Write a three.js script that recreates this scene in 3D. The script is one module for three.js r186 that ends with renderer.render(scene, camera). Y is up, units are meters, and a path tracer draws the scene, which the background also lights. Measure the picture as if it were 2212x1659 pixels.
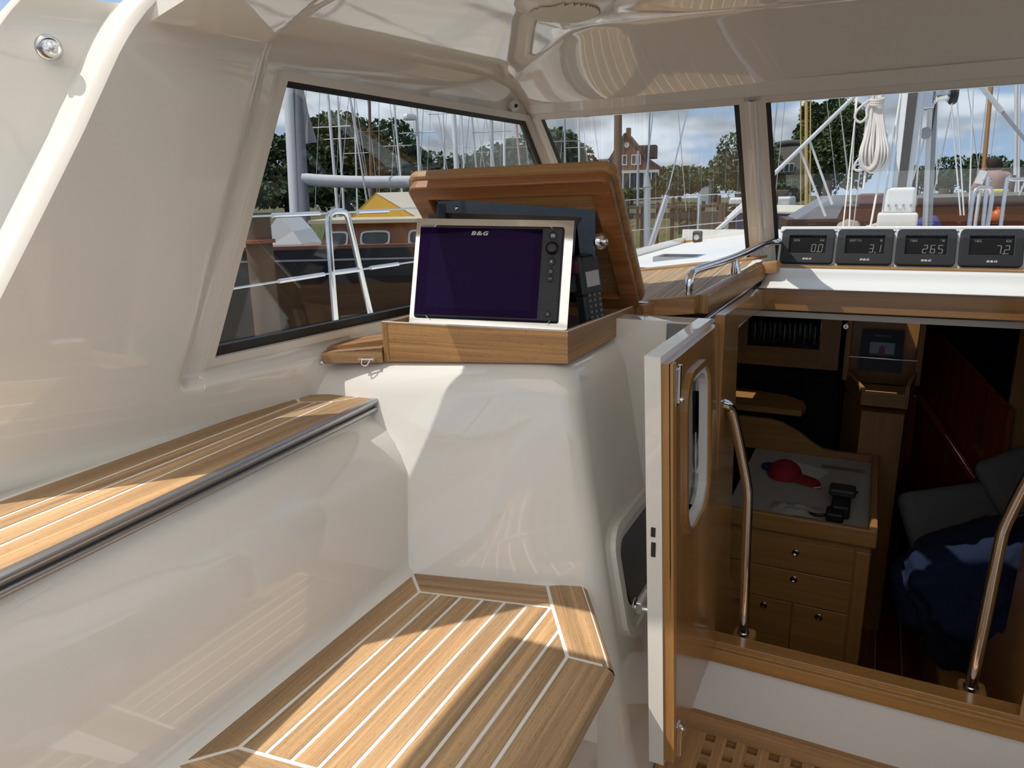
import * as THREE from 'three';
import { mergeGeometries, mergeVertices } from 'three/addons/utils/BufferGeometryUtils.js';
import { RoundedBoxGeometry } from 'three/addons/geometries/RoundedBoxGeometry.js';
import { TextGeometry } from 'three/addons/geometries/TextGeometry.js';
import { FontLoader } from 'three/addons/loaders/FontLoader.js';
import { MarchingCubes } from 'three/addons/objects/MarchingCubes.js';

// ---------------------------------------------------------------- camera, sky, sun, exposure
const renderer = new THREE.WebGLRenderer({ antialias: true });
renderer.toneMapping = THREE.LinearToneMapping;
renderer.toneMappingExposure = 1.36;
renderer.shadowMap.enabled = true;
const scene = new THREE.Scene();
const camera = new THREE.PerspectiveCamera(56.58, 2212 / 1659, 0.05, 500);
camera.position.set(0, 1.37, 0);
camera.up.set(-0.094, 0.967, -0.236);
camera.lookAt(-0.440, 1.37 - 0.253, -0.862);
camera.updateMatrixWorld();

const SUN = new THREE.Vector3(-0.45, 1, 0.32).normalize();
const sun = new THREE.DirectionalLight(0xfff4e6, 3.15);
sun.position.copy(SUN).multiplyScalar(30).add(new THREE.Vector3(0, 0, -2));
sun.target.position.set(0, 0, -2);
sun.castShadow = true;
sun.shadow.mapSize.set(4096, 4096);
Object.assign(sun.shadow.camera, { left: -12, right: 12, top: 12, bottom: -12, near: 1, far: 80 });
scene.add(sun, sun.target);

// seeded random and value noise
let seedState = 20240611;
function rnd() { seedState = (seedState * 1664525 + 1013904223) >>> 0; return seedState / 4294967296; }
function rr(a, b) { return a + (b - a) * rnd(); }
const HASH = new Float32Array(65536); for (let i = 0; i < 65536; i++) HASH[i] = rnd();
const hsh = (x, y) => HASH[((x * 73856093) ^ (y * 19349663)) & 65535];
function vn(x, y, px = 0, py = 0) {
  const xi = Math.floor(x), yi = Math.floor(y), fx = x - xi, fy = y - yi;
  const w = (v, p) => (p ? ((v % p) + p) % p : v);
  const sx = fx * fx * (3 - 2 * fx), sy = fy * fy * (3 - 2 * fy);
  const a = hsh(w(xi, px), w(yi, py)), b = hsh(w(xi + 1, px), w(yi, py)), c = hsh(w(xi, px), w(yi + 1, py)), d = hsh(w(xi + 1, px), w(yi + 1, py));
  return a + (b - a) * sx + (c - a) * sy + (a - b - c + d) * sx * sy;
}
function fbm(x, y, o = 5) { let s = 0, a = 0.5, t = 0; for (let i = 0; i < o; i++) { s += a * vn(x, y); t += a; a *= 0.5; x = x * 2.03 + 17.1; y = y * 2.03 + 9.7; } return s / t; }
const sstep = (a, b, x) => { const t = Math.min(1, Math.max(0, (x - a) / (b - a))); return t * t * (3 - 2 * t); };
const mixn = (a, b, t) => a + (b - a) * t;

// summer sky with broken cumulus
{
  const W = 2048, H = 1024, data = new Float32Array(W * H * 4);
  for (let j = 0; j < H; j++) {
    const el = ((j + 0.5) / H - 0.5) * Math.PI, y = Math.sin(el), ce = Math.cos(el);
    for (let i = 0; i < W; i++) {
      const az = ((i + 0.5) / W - 0.5) * 2 * Math.PI, x = Math.cos(az) * ce, z = Math.sin(az) * ce;
      const k = (j * W + i) * 4;
      const h = Math.max(0, y), t = Math.pow(h, 0.45);
      let r = mixn(0.50, 0.13, t), g = mixn(0.60, 0.27, t), b = mixn(0.72, 0.56, t);
      if (y > -0.02) {
        const q = 1 / (h + 0.22), n = fbm(x * q * 1.5 + 3.3, z * q * 1.5 + 8.1, 6), m = fbm(x * q * 4 + 41, z * q * 4 + 12 + y * 9, 5);
        const d = sstep(0.41, 0.53, n * 0.72 + m * 0.28), lit = 0.34 + 0.52 * sstep(0.30, 0.70, m * 0.7 + 0.3 * (1 - n));
        r = mixn(r, lit * 0.96, d * 0.95); g = mixn(g, lit * 0.98, d * 0.95); b = mixn(b, lit * 1.02, d * 0.95);
      }
      data[k] = r * 0.92; data[k + 1] = g * 0.94; data[k + 2] = b * 0.95; data[k + 3] = 1;
    }
  }
  const sky = new THREE.DataTexture(data, W, H, THREE.RGBAFormat, THREE.FloatType);
  sky.mapping = THREE.EquirectangularReflectionMapping; sky.magFilter = THREE.LinearFilter; sky.minFilter = THREE.LinearFilter; sky.wrapS = THREE.RepeatWrapping; sky.needsUpdate = true;
  scene.background = sky; scene.environment = sky;
}

// ---------------------------------------------------------------- materials
const lin = (r, g, b) => new THREE.Color().setRGB(r, g, b);
function std(r, g, b, rough = 0.6, extra = {}) { return new THREE.MeshStandardMaterial({ color: lin(r, g, b), roughness: rough, side: THREE.DoubleSide, ...extra }); }
function phys(r, g, b, rough, extra = {}) { return new THREE.MeshPhysicalMaterial({ color: lin(r, g, b), roughness: rough, side: THREE.DoubleSide, ...extra }); }
function texture(W, H, fn, srgb = true) {
  const d = new Uint8Array(W * H * 4);
  for (let j = 0; j < H; j++) for (let i = 0; i < W; i++) { const c = fn(i / W, j / H), k = (j * W + i) * 4; d[k] = c[0]; d[k + 1] = c[1]; d[k + 2] = c[2]; d[k + 3] = 255; }
  const t = new THREE.DataTexture(d, W, H, THREE.RGBAFormat); t.wrapS = t.wrapT = THREE.RepeatWrapping; t.magFilter = THREE.LinearFilter; t.minFilter = THREE.LinearMipmapLinearFilter; t.generateMipmaps = true;
  if (srgb) t.colorSpace = THREE.SRGBColorSpace; t.needsUpdate = true; return t;
}
// wood: one texture is 1.2 m along the grain and 0.6 m across
const cl8 = (v) => Math.max(0, Math.min(255, v));
function woodTex(R, G, B, contrast, pores) {
  return texture(1024, 1024, (u, v) => {
    const warp = 0.012 * vn(u * 4, v * 9, 4, 9);
    const s = 0.55 * vn(u * 5, (v + warp) * 240, 5, 240) + 0.45 * vn(u * 14, v * 480, 14, 480), c = vn(u * 3, (v + warp) * 22, 3, 22), f = vn(u * 2, v * 60, 2, 60);
    let k = 1 + contrast * ((s - 0.5) * 0.55 + (c - 0.5) * 0.45 + (f - 0.5) * 0.35);
    if (vn(u * 120, v * 800, 120, 800) > 0.86) k *= 1 - pores;
    return [cl8(R * k), cl8(G * (k * 1.02 - 0.02)), cl8(B * (k * 1.06 - 0.06))];
  });
}
const TEAK = woodTex(181, 149, 111, 0.46, 0.18), OAK = woodTex(170, 130, 80, 0.22, 0.06), MAHO = woodTex(140, 66, 26, 0.35, 0.10), RAW = woodTex(168, 136, 100, 0.75, 0.25);
const wood = (map, r, g, b, rough = 0.62, extra = {}) => phys(r, g, b, rough, { map, ...extra });
const teakMats = [wood(TEAK, 1, 1, 1), wood(TEAK, 0.93, 0.90, 0.86), wood(TEAK, 1.0, 0.96, 0.90), wood(TEAK, 0.88, 0.86, 0.82)];
const teakOiled = wood(TEAK, 0.92, 0.76, 0.56, 0.45), teakOiled2 = wood(TEAK, 0.84, 0.68, 0.50, 0.42), teakGrey = wood(RAW, 0.92, 0.86, 0.80, 0.75);
const varnish = wood(OAK, 0.92, 0.84, 0.74, 0.22, { clearcoat: 0.6, clearcoatRoughness: 0.12 }), varnishDark = wood(MAHO, 0.9, 0.8, 0.7, 0.25, { clearcoat: 0.5, clearcoatRoughness: 0.15 });
const oakEdge = wood(OAK, 1, 0.95, 0.85, 0.4);
const peel = texture(256, 256, (u, v) => { const n = 255 * (0.6 * vn(u * 9, v * 9, 9, 9) + 0.4 * vn(u * 21, v * 21, 21, 21)); return [n, n, n]; }, false);
const gel = phys(0.83, 0.805, 0.745, 0.03, { ior: 1.52, clearcoat: 0.5, clearcoatRoughness: 0.03 });
const gelRoof = phys(0.83, 0.805, 0.745, 0.03, { ior: 1.55, clearcoat: 1, clearcoatRoughness: 0.03, bumpMap: peel, bumpScale: 0.0004 });
const frameWhite = phys(0.76, 0.72, 0.65, 0.25);
const caulk = std(0.84, 0.82, 0.77, 0.7), rubber = std(0.012, 0.012, 0.013, 0.5), blackPl = std(0.018, 0.018, 0.02, 0.45), greyPl = std(0.20, 0.20, 0.205, 0.5);
const chrome = std(0.86, 0.86, 0.87, 0.06, { metalness: 1 }), steel = std(0.70, 0.70, 0.71, 0.18, { metalness: 1 }), alu = std(0.50, 0.50, 0.52, 0.35, { metalness: 1 });
const whitePl = phys(0.86, 0.86, 0.84, 0.22);
const glass = new THREE.MeshPhysicalMaterial({ color: lin(0.85, 0.88, 0.90), roughness: 0.0, transmission: 1, thickness: 0, ior: 1.5, side: THREE.DoubleSide });

// ---------------------------------------------------------------- geometry helpers
const V = (x, y, z) => new THREE.Vector3(x, y, z), v3 = (a) => (a.isVector3 ? a.clone() : V(a[0], a[1], a[2]));
let uvShift = 0;
function uvGrain(geo, g = [1, 0, 0], shift = true) {          // uv in texture units, u along the grain
  const G = v3(g).normalize(), ng = geo.index ? geo.toNonIndexed() : geo, p = ng.attributes.position, uv = new Float32Array(p.count * 2);
  if (shift) uvShift += 1; const ox = (uvShift * 0.377) % 1, oy = (uvShift * 0.619) % 1;
  const a = V(), b = V(), c = V(), n = V(), s = V(), q = V();
  for (let i = 0; i < p.count; i += 3) {
    a.fromBufferAttribute(p, i); b.fromBufferAttribute(p, i + 1); c.fromBufferAttribute(p, i + 2);
    n.copy(b).sub(a).cross(q.copy(c).sub(a)).normalize();
    const gg = Math.abs(n.dot(G)) > 0.85 ? V(G.y, G.z, G.x) : G;
    s.copy(n).cross(gg).normalize();
    for (let k = 0; k < 3; k++) { const w = k === 0 ? a : k === 1 ? b : c; uv[(i + k) * 2] = w.dot(gg) / 1.2 + ox; uv[(i + k) * 2 + 1] = w.dot(s) / 0.6 + oy; }
  }
  ng.setAttribute('uv', new THREE.BufferAttribute(uv, 2)); return ng;
}
function prism(pts, off, g, holes) {                           // planar polygon pushed along off
  const P = pts.map(v3), O = v3(off), n = V(0, 0, 0);
  for (let i = 0; i < P.length; i++) { const a = P[i], b = P[(i + 1) % P.length]; n.x += (a.y - b.y) * (a.z + b.z); n.y += (a.z - b.z) * (a.x + b.x); n.z += (a.x - b.x) * (a.y + b.y); }
  n.normalize(); if (n.dot(O) > 0) { P.reverse(); n.negate(); }
  const ex = P[1].clone().sub(P[0]).normalize(), ey = n.clone().cross(ex), to2 = (p) => new THREE.Vector2(p.clone().sub(P[0]).dot(ex), p.clone().sub(P[0]).dot(ey));
  const HH = (holes || []).map((h) => h.map(v3));
  const all = P.concat(...HH), tri = THREE.ShapeUtils.triangulateShape(P.map(to2), HH.map((h) => h.map(to2))), pos = [];
  const put = (v) => pos.push(v.x, v.y, v.z);
  for (const [i, j, k] of tri) { put(all[i]); put(all[j]); put(all[k]); const a = all[i].clone().add(O), b = all[j].clone().add(O), c = all[k].clone().add(O); put(a); put(c); put(b); }
  for (const loop of [P, ...HH]) for (let i = 0; i < loop.length; i++) { const a = loop[i], b = loop[(i + 1) % loop.length], c = b.clone().add(O), d = a.clone().add(O); put(a); put(d); put(c); put(a); put(c); put(b); }
  const geo = new THREE.BufferGeometry(); geo.setAttribute('position', new THREE.Float32BufferAttribute(pos, 3)); geo.computeVertexNormals();
  return uvGrain(geo, g || [ex.x, ex.y, ex.z]);
}
function bx(x0, x1, y0, y1, z0, z1, g = [1, 0, 0], r = 0) {
  const w = Math.abs(x1 - x0), h = Math.abs(y1 - y0), d = Math.abs(z1 - z0);
  const b = r ? new RoundedBoxGeometry(w, h, d, 2, Math.min(r, w / 2.01, h / 2.01, d / 2.01)) : new THREE.BoxGeometry(w, h, d);
  b.translate((x0 + x1) / 2, (y0 + y1) / 2, (z0 + z1) / 2); return uvGrain(b, g);
}
function cyl(a, b, r0, r1 = r0, n = 12) {
  const A = v3(a), B = v3(b), d = B.clone().sub(A), c = new THREE.CylinderGeometry(r1, r0, d.length(), n);
  c.applyQuaternion(new THREE.Quaternion().setFromUnitVectors(V(0, 1, 0), d.normalize())); const m = A.add(B).multiplyScalar(0.5); c.translate(m.x, m.y, m.z); return c.toNonIndexed();
}
function tube(pts, r, n = 24, rad = 10, closed = false, tension = 0.5) { return new THREE.TubeGeometry(new THREE.CatmullRomCurve3(pts.map(v3), closed, 'catmullrom', tension), n, r, rad, closed).toNonIndexed(); }
function ball(c, r, sx = 1, sy = 1, sz = 1, n = 14) { const s = new THREE.SphereGeometry(r, n, Math.round(n * 0.7)); s.scale(sx, sy, sz); s.translate(c[0], c[1], c[2]); return s.toNonIndexed(); }
function lathe(profile, c, axis = [0, 1, 0], n = 24) { const g = new THREE.LatheGeometry(profile.map(([r, y]) => new THREE.Vector2(r, y)), n); g.applyQuaternion(new THREE.Quaternion().setFromUnitVectors(V(0, 1, 0), v3(axis).normalize())); g.translate(c[0], c[1], c[2]); return g.toNonIndexed(); }
function loft(rows) {                                          // rows of equally many points, smooth, indexed
  const R = rows.length, C = rows[0].length, pos = [], uv = [], idx = [];
  for (let i = 0; i < R; i++) for (let j = 0; j < C; j++) { const p = v3(rows[i][j]); pos.push(p.x, p.y, p.z); uv.push((p.x + p.z * 0.7), (p.y + p.z * 0.7)); }
  for (let i = 0; i < R - 1; i++) for (let j = 0; j < C - 1; j++) { const a = i * C + j, b = a + 1, c = a + C, d = c + 1; idx.push(a, c, b, b, c, d); }
  const g = new THREE.BufferGeometry(); g.setAttribute('position', new THREE.Float32BufferAttribute(pos, 3)); g.setAttribute('uv', new THREE.Float32BufferAttribute(uv, 2)); g.setIndex(idx); g.computeVertexNormals(); return g;
}
function slab(rows, off) {                                     // a loft with thickness
  const O = v3(off), b = rows.map((r) => r.map((p) => v3(p).add(O))), R = rows.length, C = rows[0].length;
  const col = (j) => rows.map((r, i) => [r[j], b[i][j]]);
  return joined([loft(rows), loft(b), loft([rows[0], b[0]]), loft([rows[R - 1], b[R - 1]]), loft(col(0)), loft(col(C - 1))]);
}
function flat(g) { const o = g.index ? g.toNonIndexed() : g; for (const k of Object.keys(o.attributes)) if (!['position', 'normal', 'uv'].includes(k)) o.deleteAttribute(k); if (!o.attributes.uv) o.setAttribute('uv', new THREE.Float32BufferAttribute(new Float32Array(o.attributes.position.count * 2), 2)); return o; }
function joined(list) { return list.length === 1 ? list[0] : mergeGeometries(list.map(flat)); }
function mirrorX(g, c) { const o = g.clone(), p = o.attributes.position, n = o.attributes.normal; for (let i = 0; i < p.count; i++) { p.setX(i, 2 * c - p.getX(i)); if (n) n.setX(i, -n.getX(i)); } if (o.index) { const a = o.index; for (let i = 0; i < a.count; i += 3) { const t = a.getX(i); a.setX(i, a.getX(i + 1)); a.setX(i + 1, t); } } return o; }

// ---------------------------------------------------------------- objects
const taken = {};
function numbered(name) { taken[name] = (taken[name] ?? -1) + 1; return taken[name] ? `${name}_${String(taken[name]).padStart(3, '0')}` : name; }
function part(name, geos, mat, parent, label) {
  const m = new THREE.Mesh(Array.isArray(geos) ? joined(geos) : geos, mat); m.name = name; m.castShadow = m.receiveShadow = true; parent.add(m); if (label) m.userData.label = label; return m;
}
const groups = [];
function thing(name, label, category, group) { const o = new THREE.Group(); o.name = numbered(name); o.userData = { label, category }; if (group) o.userData.group = group; scene.add(o); groups.push(o); return o; }
function struct(name, label, category) { const o = thing(name, label, category); o.userData.kind = 'structure'; return o; }
function single(name, geos, mat, label, category, group) { const m = part(numbered(name), geos, mat, scene); m.userData = { label, category }; if (group) m.userData.group = group; singles.push(m); return m; }
const singles = [];

// ================================================================ the wheelhouse shell
const CX = 0.045;                                              // the boat's centre line
const xw = (y, z) => -1.36 + 0.235 * (y - 0.86) - 0.13 * (z + 1.3);           // port side wall
const zRidge = (y) => -1.0525 - 0.2484 * (y - 0.975);
const AFT = [[0.70, -0.42], [0.86, -0.508], [1.2165, -0.702], [1.37, -0.7825], [1.495, -0.847], [1.6365, -0.9145], [1.7045, -0.955], [1.74, -0.978]];
function zAft(y) { for (let i = 1; i < AFT.length; i++) if (y <= AFT[i][0]) { const [y0, z0] = AFT[i - 1], [y1, z1] = AFT[i]; return z0 + (z1 - z0) * (y - y0) / (y1 - y0); } return -0.978; }
const zWin = (y) => -1.115 - 0.2513 * (y - 1.0055);              // aft edge of the side window opening
function wallPt(y, z, d = 0) {
  const rec = sstep(0.018, -0.018, z - zRidge(y)) * sstep(0.962, 0.985, y);
  const top = 0.008 * Math.pow(Math.max(0, (y - 1.66) / 0.04), 2);                // rolls into the roof
  return [xw(y, z) - 0.028 * rec + top + d, y, z];
}
function grid(y0, y1, ny, zA, zB, nz, d = 0) { const rows = []; for (let i = 0; i <= ny; i++) { const y = mixn(y0, y1, i / ny), r = []; for (let j = 0; j <= nz; j++) r.push(wallPt(y, mixn(zA(y), zB(y), j / nz), d)); rows.push(r); } return rows; }
const wallRows = [grid(0.80, 1.735, 72, zAft, zWin, 40), grid(0.80, 1.010, 26, zWin, () => -3.1, 20), grid(1.622, 1.735, 14, zWin, () => -2.30, 20)];
const wallGeo = mergeVertices(joined(wallRows.map((r) => { const g = loft(r); g.deleteAttribute('normal'); return g; }).map((g) => { g.computeVertexNormals(); return g; })));
const zWinO = (y) => zWin(y) + 0.11, outerGeo = joined([grid(0.70, 1.70, 20, zAft, zWinO, 4, -0.10), grid(0.70, 0.95, 6, zWinO, () => -3.1, 6, -0.10)].map(loft));
const edgeRows = [], shellRows = [], shellRim = [];
for (let i = 0; i <= 40; i++) {
  const y = mixn(0.70, 1.73, i / 40), z = zAft(y), p = wallPt(y, z), r = [];
  for (let k = 0; k <= 8; k++) { const a = k / 8, rd = 0.018; const bul = rd * (1 - Math.pow(Math.abs(2 * a - 1), 6)); r.push([p[0] - 0.10 * a, y + bul * 0.3, z + bul * 0.6]); }
  edgeRows.push(r);
  const s = []; for (let k = 0; k <= 6; k++) s.push([p[0] - 0.10 - 0.085 * k / 6, y, z + 0.125 * k / 6]); shellRows.push(s);
  shellRim.push([[p[0] - 0.185, y, z + 0.125], [p[0] - 0.20, y, z + 0.133], [p[0] - 0.21, y, z + 0.12], [p[0] - 0.14, y, z - 0.02]]);
}
const wallSide = (sgn) => { const gs = [wallGeo, outerGeo, loft(edgeRows), loft(shellRows), loft(shellRim)].map(flat); return sgn < 0 ? gs : gs.map((g) => mirrorX(g, CX)); };
const wallLeft = struct('wall_left', 'moulded cream side wall of the wheelhouse around the port side window', 'wall');
part('side_panel', wallSide(-1), gel, wallLeft);
const wallRight = struct('wall_right', 'moulded cream side wall of the wheelhouse on the starboard side', 'wall');
part('side_panel', wallSide(1), gel, wallRight);

// ceiling: hardtop underside with a sloping border and a flat middle
const xe = (z) => wallPt(1.692, z)[0] - 0.004, ZF = -2.262, ZA = -0.966;
const smin = (a, b, k) => { const h = Math.max(k - Math.abs(a - b), 0) / k; return Math.min(a, b) - h * h * k * 0.25; };
function roofY(x, z) {
  const xx = x > CX ? 2 * CX - x : x, wf = mixn(0.36, 0.20, sstep(-0.85, 0.0, xx));
  const rec = 0.022 * sstep(-1.215, -1.245, z + 0.0 - 0.30 * Math.max(0, xx + 1.17));        // the window bay is a little deeper than the aft band
  const side = 1.690 + 0.088 / 0.36 * (xx - xe(z)), front = 1.652 + 0.125 / wf * (z - ZF), top = 1.776 + 0.012 * sstep(-0.9, 0.0, xx);
  return smin(smin(side, front, 0.010), top, 0.010) + rec * sstep(ZF + 0.02, ZF + 0.3, z) - 0.022 * 0;
}
const roofRows = [];
for (let i = 0; i <= 170; i++) { const z = mixn(ZF, ZA, i / 170), a = xe(z), r = []; for (let j = 0; j <= 220; j++) { const x = mixn(a, 2 * CX - a, j / 220); r.push([x, roofY(x, z), z]); } roofRows.push(r); }
const ceiling = struct('ceiling', 'glossy cream hardtop ceiling with a sloping moulded border', 'ceiling');
part('ceiling_panel', slab(roofRows, [0, 0.06, 0]), gelRoof, ceiling);

// windscreen: head, corner pillars, mullions, sill in one raked plane
const fz = (y) => -2.27 - (1.635 - y) * 1.18, FP = (x, y, d = 0) => [x, y + d * 0.763, fz(y) + d * 0.647];
const wallFront = struct('wall_front', 'cream windscreen surround with raked pillars and head', 'wall');
const bar4 = (x0, x1, x2, x3, y0, y1, t = 0.045) => prism([FP(x0, y1), FP(x1, y1), FP(x3, y0), FP(x2, y0)], [0, 0.647 * t * -1 * 0 - t * 0.2, -t * 0.9]);
part('head', bar4(-1.12, 1.21, -1.13, 1.22, 1.622, 1.668, 0.028), gel, wallFront);
part('pillar', bar4(-1.105, -1.046, -1.125, -1.070, 1.0, 1.635), gel, wallFront);
part('pillar', bar4(-0.388, -0.340, -0.425, -0.352, 1.08, 1.635), gel, wallFront);
part('pillar', bar4(0.430, 0.478, 0.442, 0.515, 1.08, 1.635), gel, wallFront);
part('pillar', bar4(1.140, 1.205, 1.162, 1.22, 1.0, 1.635), gel, wallFront);
part('bead', [tube([FP(-1.083, 1.62, 0.012), FP(-1.1, 1.0, 0.012)], 0.011, 4, 8), tube([FP(-0.364, 1.62, 0.012), FP(-0.388, 1.10, 0.012)], 0.013, 4, 8)], gel, wallFront);

// windows: a mitred frame, a rubber gasket and a pane
function inset(q, d) {                                          // quad moved inward by d (per edge: a list)
  const P = q.map(v3), n = P[1].clone().sub(P[0]).cross(P[3].clone().sub(P[0])).normalize(), D = Array.isArray(d) ? d : [d, d, d, d], out = [];
  const L = P.map((p, i) => { const e = P[(i + 1) % 4].clone().sub(p).normalize(), m = n.clone().cross(e); return { p: p.clone().addScaledVector(m, D[i]), e }; });
  for (let i = 0; i < 4; i++) { const a = L[(i + 3) % 4], b = L[i], w = b.p.clone().sub(a.p), c = a.e.clone().cross(b.e), t = w.clone().cross(b.e).dot(c) / c.lengthSq(); out.push(a.p.clone().addScaledVector(a.e, t)); }
  return out;
}
function ring(a, b, off, lift) { const O = v3(off), Lf = v3(lift), gs = []; for (let i = 0; i < 4; i++) { const j = (i + 1) % 4; gs.push(prism([v3(a[i]).add(Lf), v3(a[j]).add(Lf), v3(b[j]).add(Lf), v3(b[i]).add(Lf)], O)); } return joined(gs); }
function makeWindow(name, label, quad, inward, frameW, gasketW, frameMat = frameWhite) {   // quad: top aft, top fwd, bottom fwd, bottom aft as seen from inside, clockwise
  const w = struct(name, label, 'window'), n = v3(inward).normalize(), m = (k) => n.clone().multiplyScalar(k);
  const a = quad.map(v3), e1 = a[1].clone().sub(a[0]).cross(a[3].clone().sub(a[0])), sg = 1;
  const b = inset(quad, Array.isArray(frameW) ? frameW : frameW * sg), c = inset(b, gasketW), pane = inset(b, Array.isArray(gasketW) ? gasketW.map((g) => g * 0.35) : gasketW * 0.35);
  part('frame', ring(a, b, m(-0.024), m(0.012)), frameMat, w); part('gasket', ring(b, c, m(-0.012), m(0.002)), rubber, w);
  part('pane', prism(pane.map((p) => p.clone().add(m(-0.006))), m(-0.003)), glass, w, 'clear glass pane'); return w;
}
const WQ = [[1.652, -1.2775], [1.634, -2.27], [1.012, -3.00], [1.0055, -1.115]].map(([y, z]) => [xw(y, z) - 0.028, y, z]);
const WIN = [1, -0.235, 0.13];
makeWindow('window_1', 'large trapezoid side window with boats and masts outside', WQ, WIN, 0.020, [0.014, 0.018, 0.024, 0.003], frameWhite);
makeWindow('window_4', 'side window of the starboard wheelhouse wall', [3, 2, 1, 0].map((i) => [2 * CX - WQ[i][0], WQ[i][1], WQ[i][2]]).reverse().map((p, i, A) => A[(4 - i) % 4]), [-1, -0.235, 0.13], 0.020, 0.01);
const FQ = (x0, x1, x2, x3, y0, y1) => [FP(x0, y1), FP(x1, y1), FP(x2, y0), FP(x3, y0)];
makeWindow('window_2', 'raked windscreen pane with the brick house and slanting stays outside', FQ(-1.052, -0.387, -0.422, -1.074, 1.055, 1.634), [0, 0.647, 0.763], 0.014, [0.003, 0.014, 0.014, 0.014]);
makeWindow('window_3', 'middle windscreen pane with the mast and rope coil outside', FQ(-0.341, 0.431, 0.444, -0.354, 1.055, 1.634), [0, 0.647, 0.763], 0.014, [0.003, 0.014, 0.014, 0.014]);
makeWindow('window_5', 'raked starboard windscreen pane', FQ(0.477, 1.142, 1.164, 0.512, 1.055, 1.634), [0, 0.647, 0.763], 0.014, 0.014);

// ================================================================ coaming, seat back, console, bulkhead, sole
const xi = (z) => -1.088 - 0.072 * ((-z - 0.49) / 1.03);       // inner edge of the coaming shelf
const coamRows = [];
for (const z of [0.9, 0.2, -0.3, -0.7, -1.1, -1.60]) {
  const e = xi(z), prof = [[-1.46, 0.70], [-1.46, 0.85], [-1.40, 0.852], [e - 0.05, 0.852], [e - 0.012, 0.851], [e - 0.003, 0.846], [e, 0.836], [e + 0.004, 0.815]];
  const B0 = [e + 0.004, 0.815], B1 = [mixn(e, -1.05, 0.65), 0.79], B2 = [-1.032, 0.69], bz = (t, i) => (1 - t) * (1 - t) * B0[i] + 2 * t * (1 - t) * B1[i] + t * t * B2[i];
  for (let k = 1; k <= 5; k++) prof.push([bz(k / 5, 0), bz(k / 5, 1)]);
  for (let k = 1; k <= 3; k++) prof.push([mixn(-1.032, -1.006, k / 3), mixn(0.69, 0.475, k / 3)]);
  prof.push([-1.002, 0.455], [-0.99, 0.443], [-0.97, 0.432], [-0.80, 0.430]);
  coamRows.push(prof.map(([x, y]) => [x, y, z]));
}
const coamGeo = loft(coamRows);
const wallCoaming = struct('wall_left_lower', 'glossy cream seat back and coaming below the teak shelf', 'wall');
part('seat_back', coamGeo, gel, wallCoaming);
const wallCoaming2 = struct('wall_right_lower', 'glossy cream seat back and coaming on the starboard side', 'wall');
part('seat_back', mirrorX(flat(coamGeo), CX), gel, wallCoaming2);

// console tower that carries the plotter box
const zfT = (x, y) => { const u = (y - 0.44) / 0.46, b0 = -1.353 - 0.253 * (x + 0.992), t0 = -1.462 - 0.085 * (x + 1.15); return b0 + (t0 - b0) * u; }, xsT = (y) => -0.62 + (0.98 - y) * 0.175;
function towerRow(y, ins) {
  const row = [], R = 0.064, nx = 0.245, nz = 0.970, xs = xsT(y) - ins, zf = (x) => zfT(x, y) - ins * 1.03;
  // left part: concave fillet towards the side wall
  for (const x of [-1.42, -1.36, -1.30, -1.22, -1.12, -1.06, -1.0, -0.92, -0.82, -0.74]) row.push([x, y, zf(x)]);
  const c0 = [xs - R, zf(xs - R)], ang = Math.atan2(0.253, 1);  // round corner from the front face to the side
  const cx0 = xs - R, cz0 = zf(xs) - R * 1.02 + 0.0 ;
  for (let k = 0; k <= 8; k++) { const a = mixn(Math.PI / 2 - ang, 0, k / 8); row.push([cx0 + R * Math.cos(a), y, cz0 + R * Math.sin(a) * 1.0 + R * 0.02]); }
  for (const z of [-1.68, -1.76, -1.84, -1.90, -1.98, -2.1, -2.3]) row.push([xs, y, Math.min(z, cz0 - 0.01)]);
  return row.map(([x, yy, z]) => [x, yy + 0.052 * Math.min(0, x + 0.66) * sstep(0.5, 0.95, yy), z]);
}
const towerRows = [];
for (const y of [-0.20, 0.0, 0.2, 0.36, 0.44, 0.55, 0.70, 0.82, 0.90]) towerRows.push(towerRow(y, 0));
for (let k = 1; k <= 8; k++) { const a = k / 8 * Math.PI / 2; towerRows.push(towerRow(0.90 + 0.078 * Math.sin(a), 0.056 * (1 - Math.cos(a)))); }
towerRows.push(towerRow(0.979, 0.30));
const wallConsole = struct('wall_console', 'rounded cream console moulding under the teak plotter box', 'wall');
part('console_body', loft(towerRows), gel, wallConsole);
// portlight in the console's inboard side
{
  const S = (y, z, d = 0) => [xsT(y) + d * 0.985, y + d * 0.17, z];
  const oval = (y0, y1, z0, z1, r) => { const o = []; const cs = [[y1 - r, z1 + r * -1, 0]]; for (const [cy, cz, a0] of [[y0 + r, z0 - r, 1], [y1 - r, z0 - r, 2], [y1 - r, z1 + r, 3], [y0 + r, z1 + r, 4]]) for (let k = 0; k <= 5; k++) { const a = (a0 - 1 + k / 5) * Math.PI / 2; o.push([cy - r * Math.cos(a), cz + r * Math.sin(a)]); } return o; };
  const O1 = oval(0.225, 0.545, -1.575, -2.06, 0.07), O2 = oval(0.250, 0.520, -1.600, -2.06, 0.055), O3 = oval(0.300, 0.495, -1.625, -2.03, 0.045);
  const L = (o, d) => o.map(([y, z]) => S(y, z, d));
  const pl = struct('window_6', 'dark portlight in the side of the cream console beside the door', 'window');
  part('frame', prism(L(O1, 0.014), [-0.014, -0.002, 0], null, [L(O2, 0.014)]), gel, pl);
  part('inner_lip', prism(L(O2, 0.006), [-0.005, 0, 0], null, [L(O3, 0.006)]), frameWhite, pl);
  part('pane', prism(L(O3, 0.004), [-0.003, 0, 0]), phys(0.008, 0.008, 0.009, 0.04), pl, 'black glass pane');
}
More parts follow.
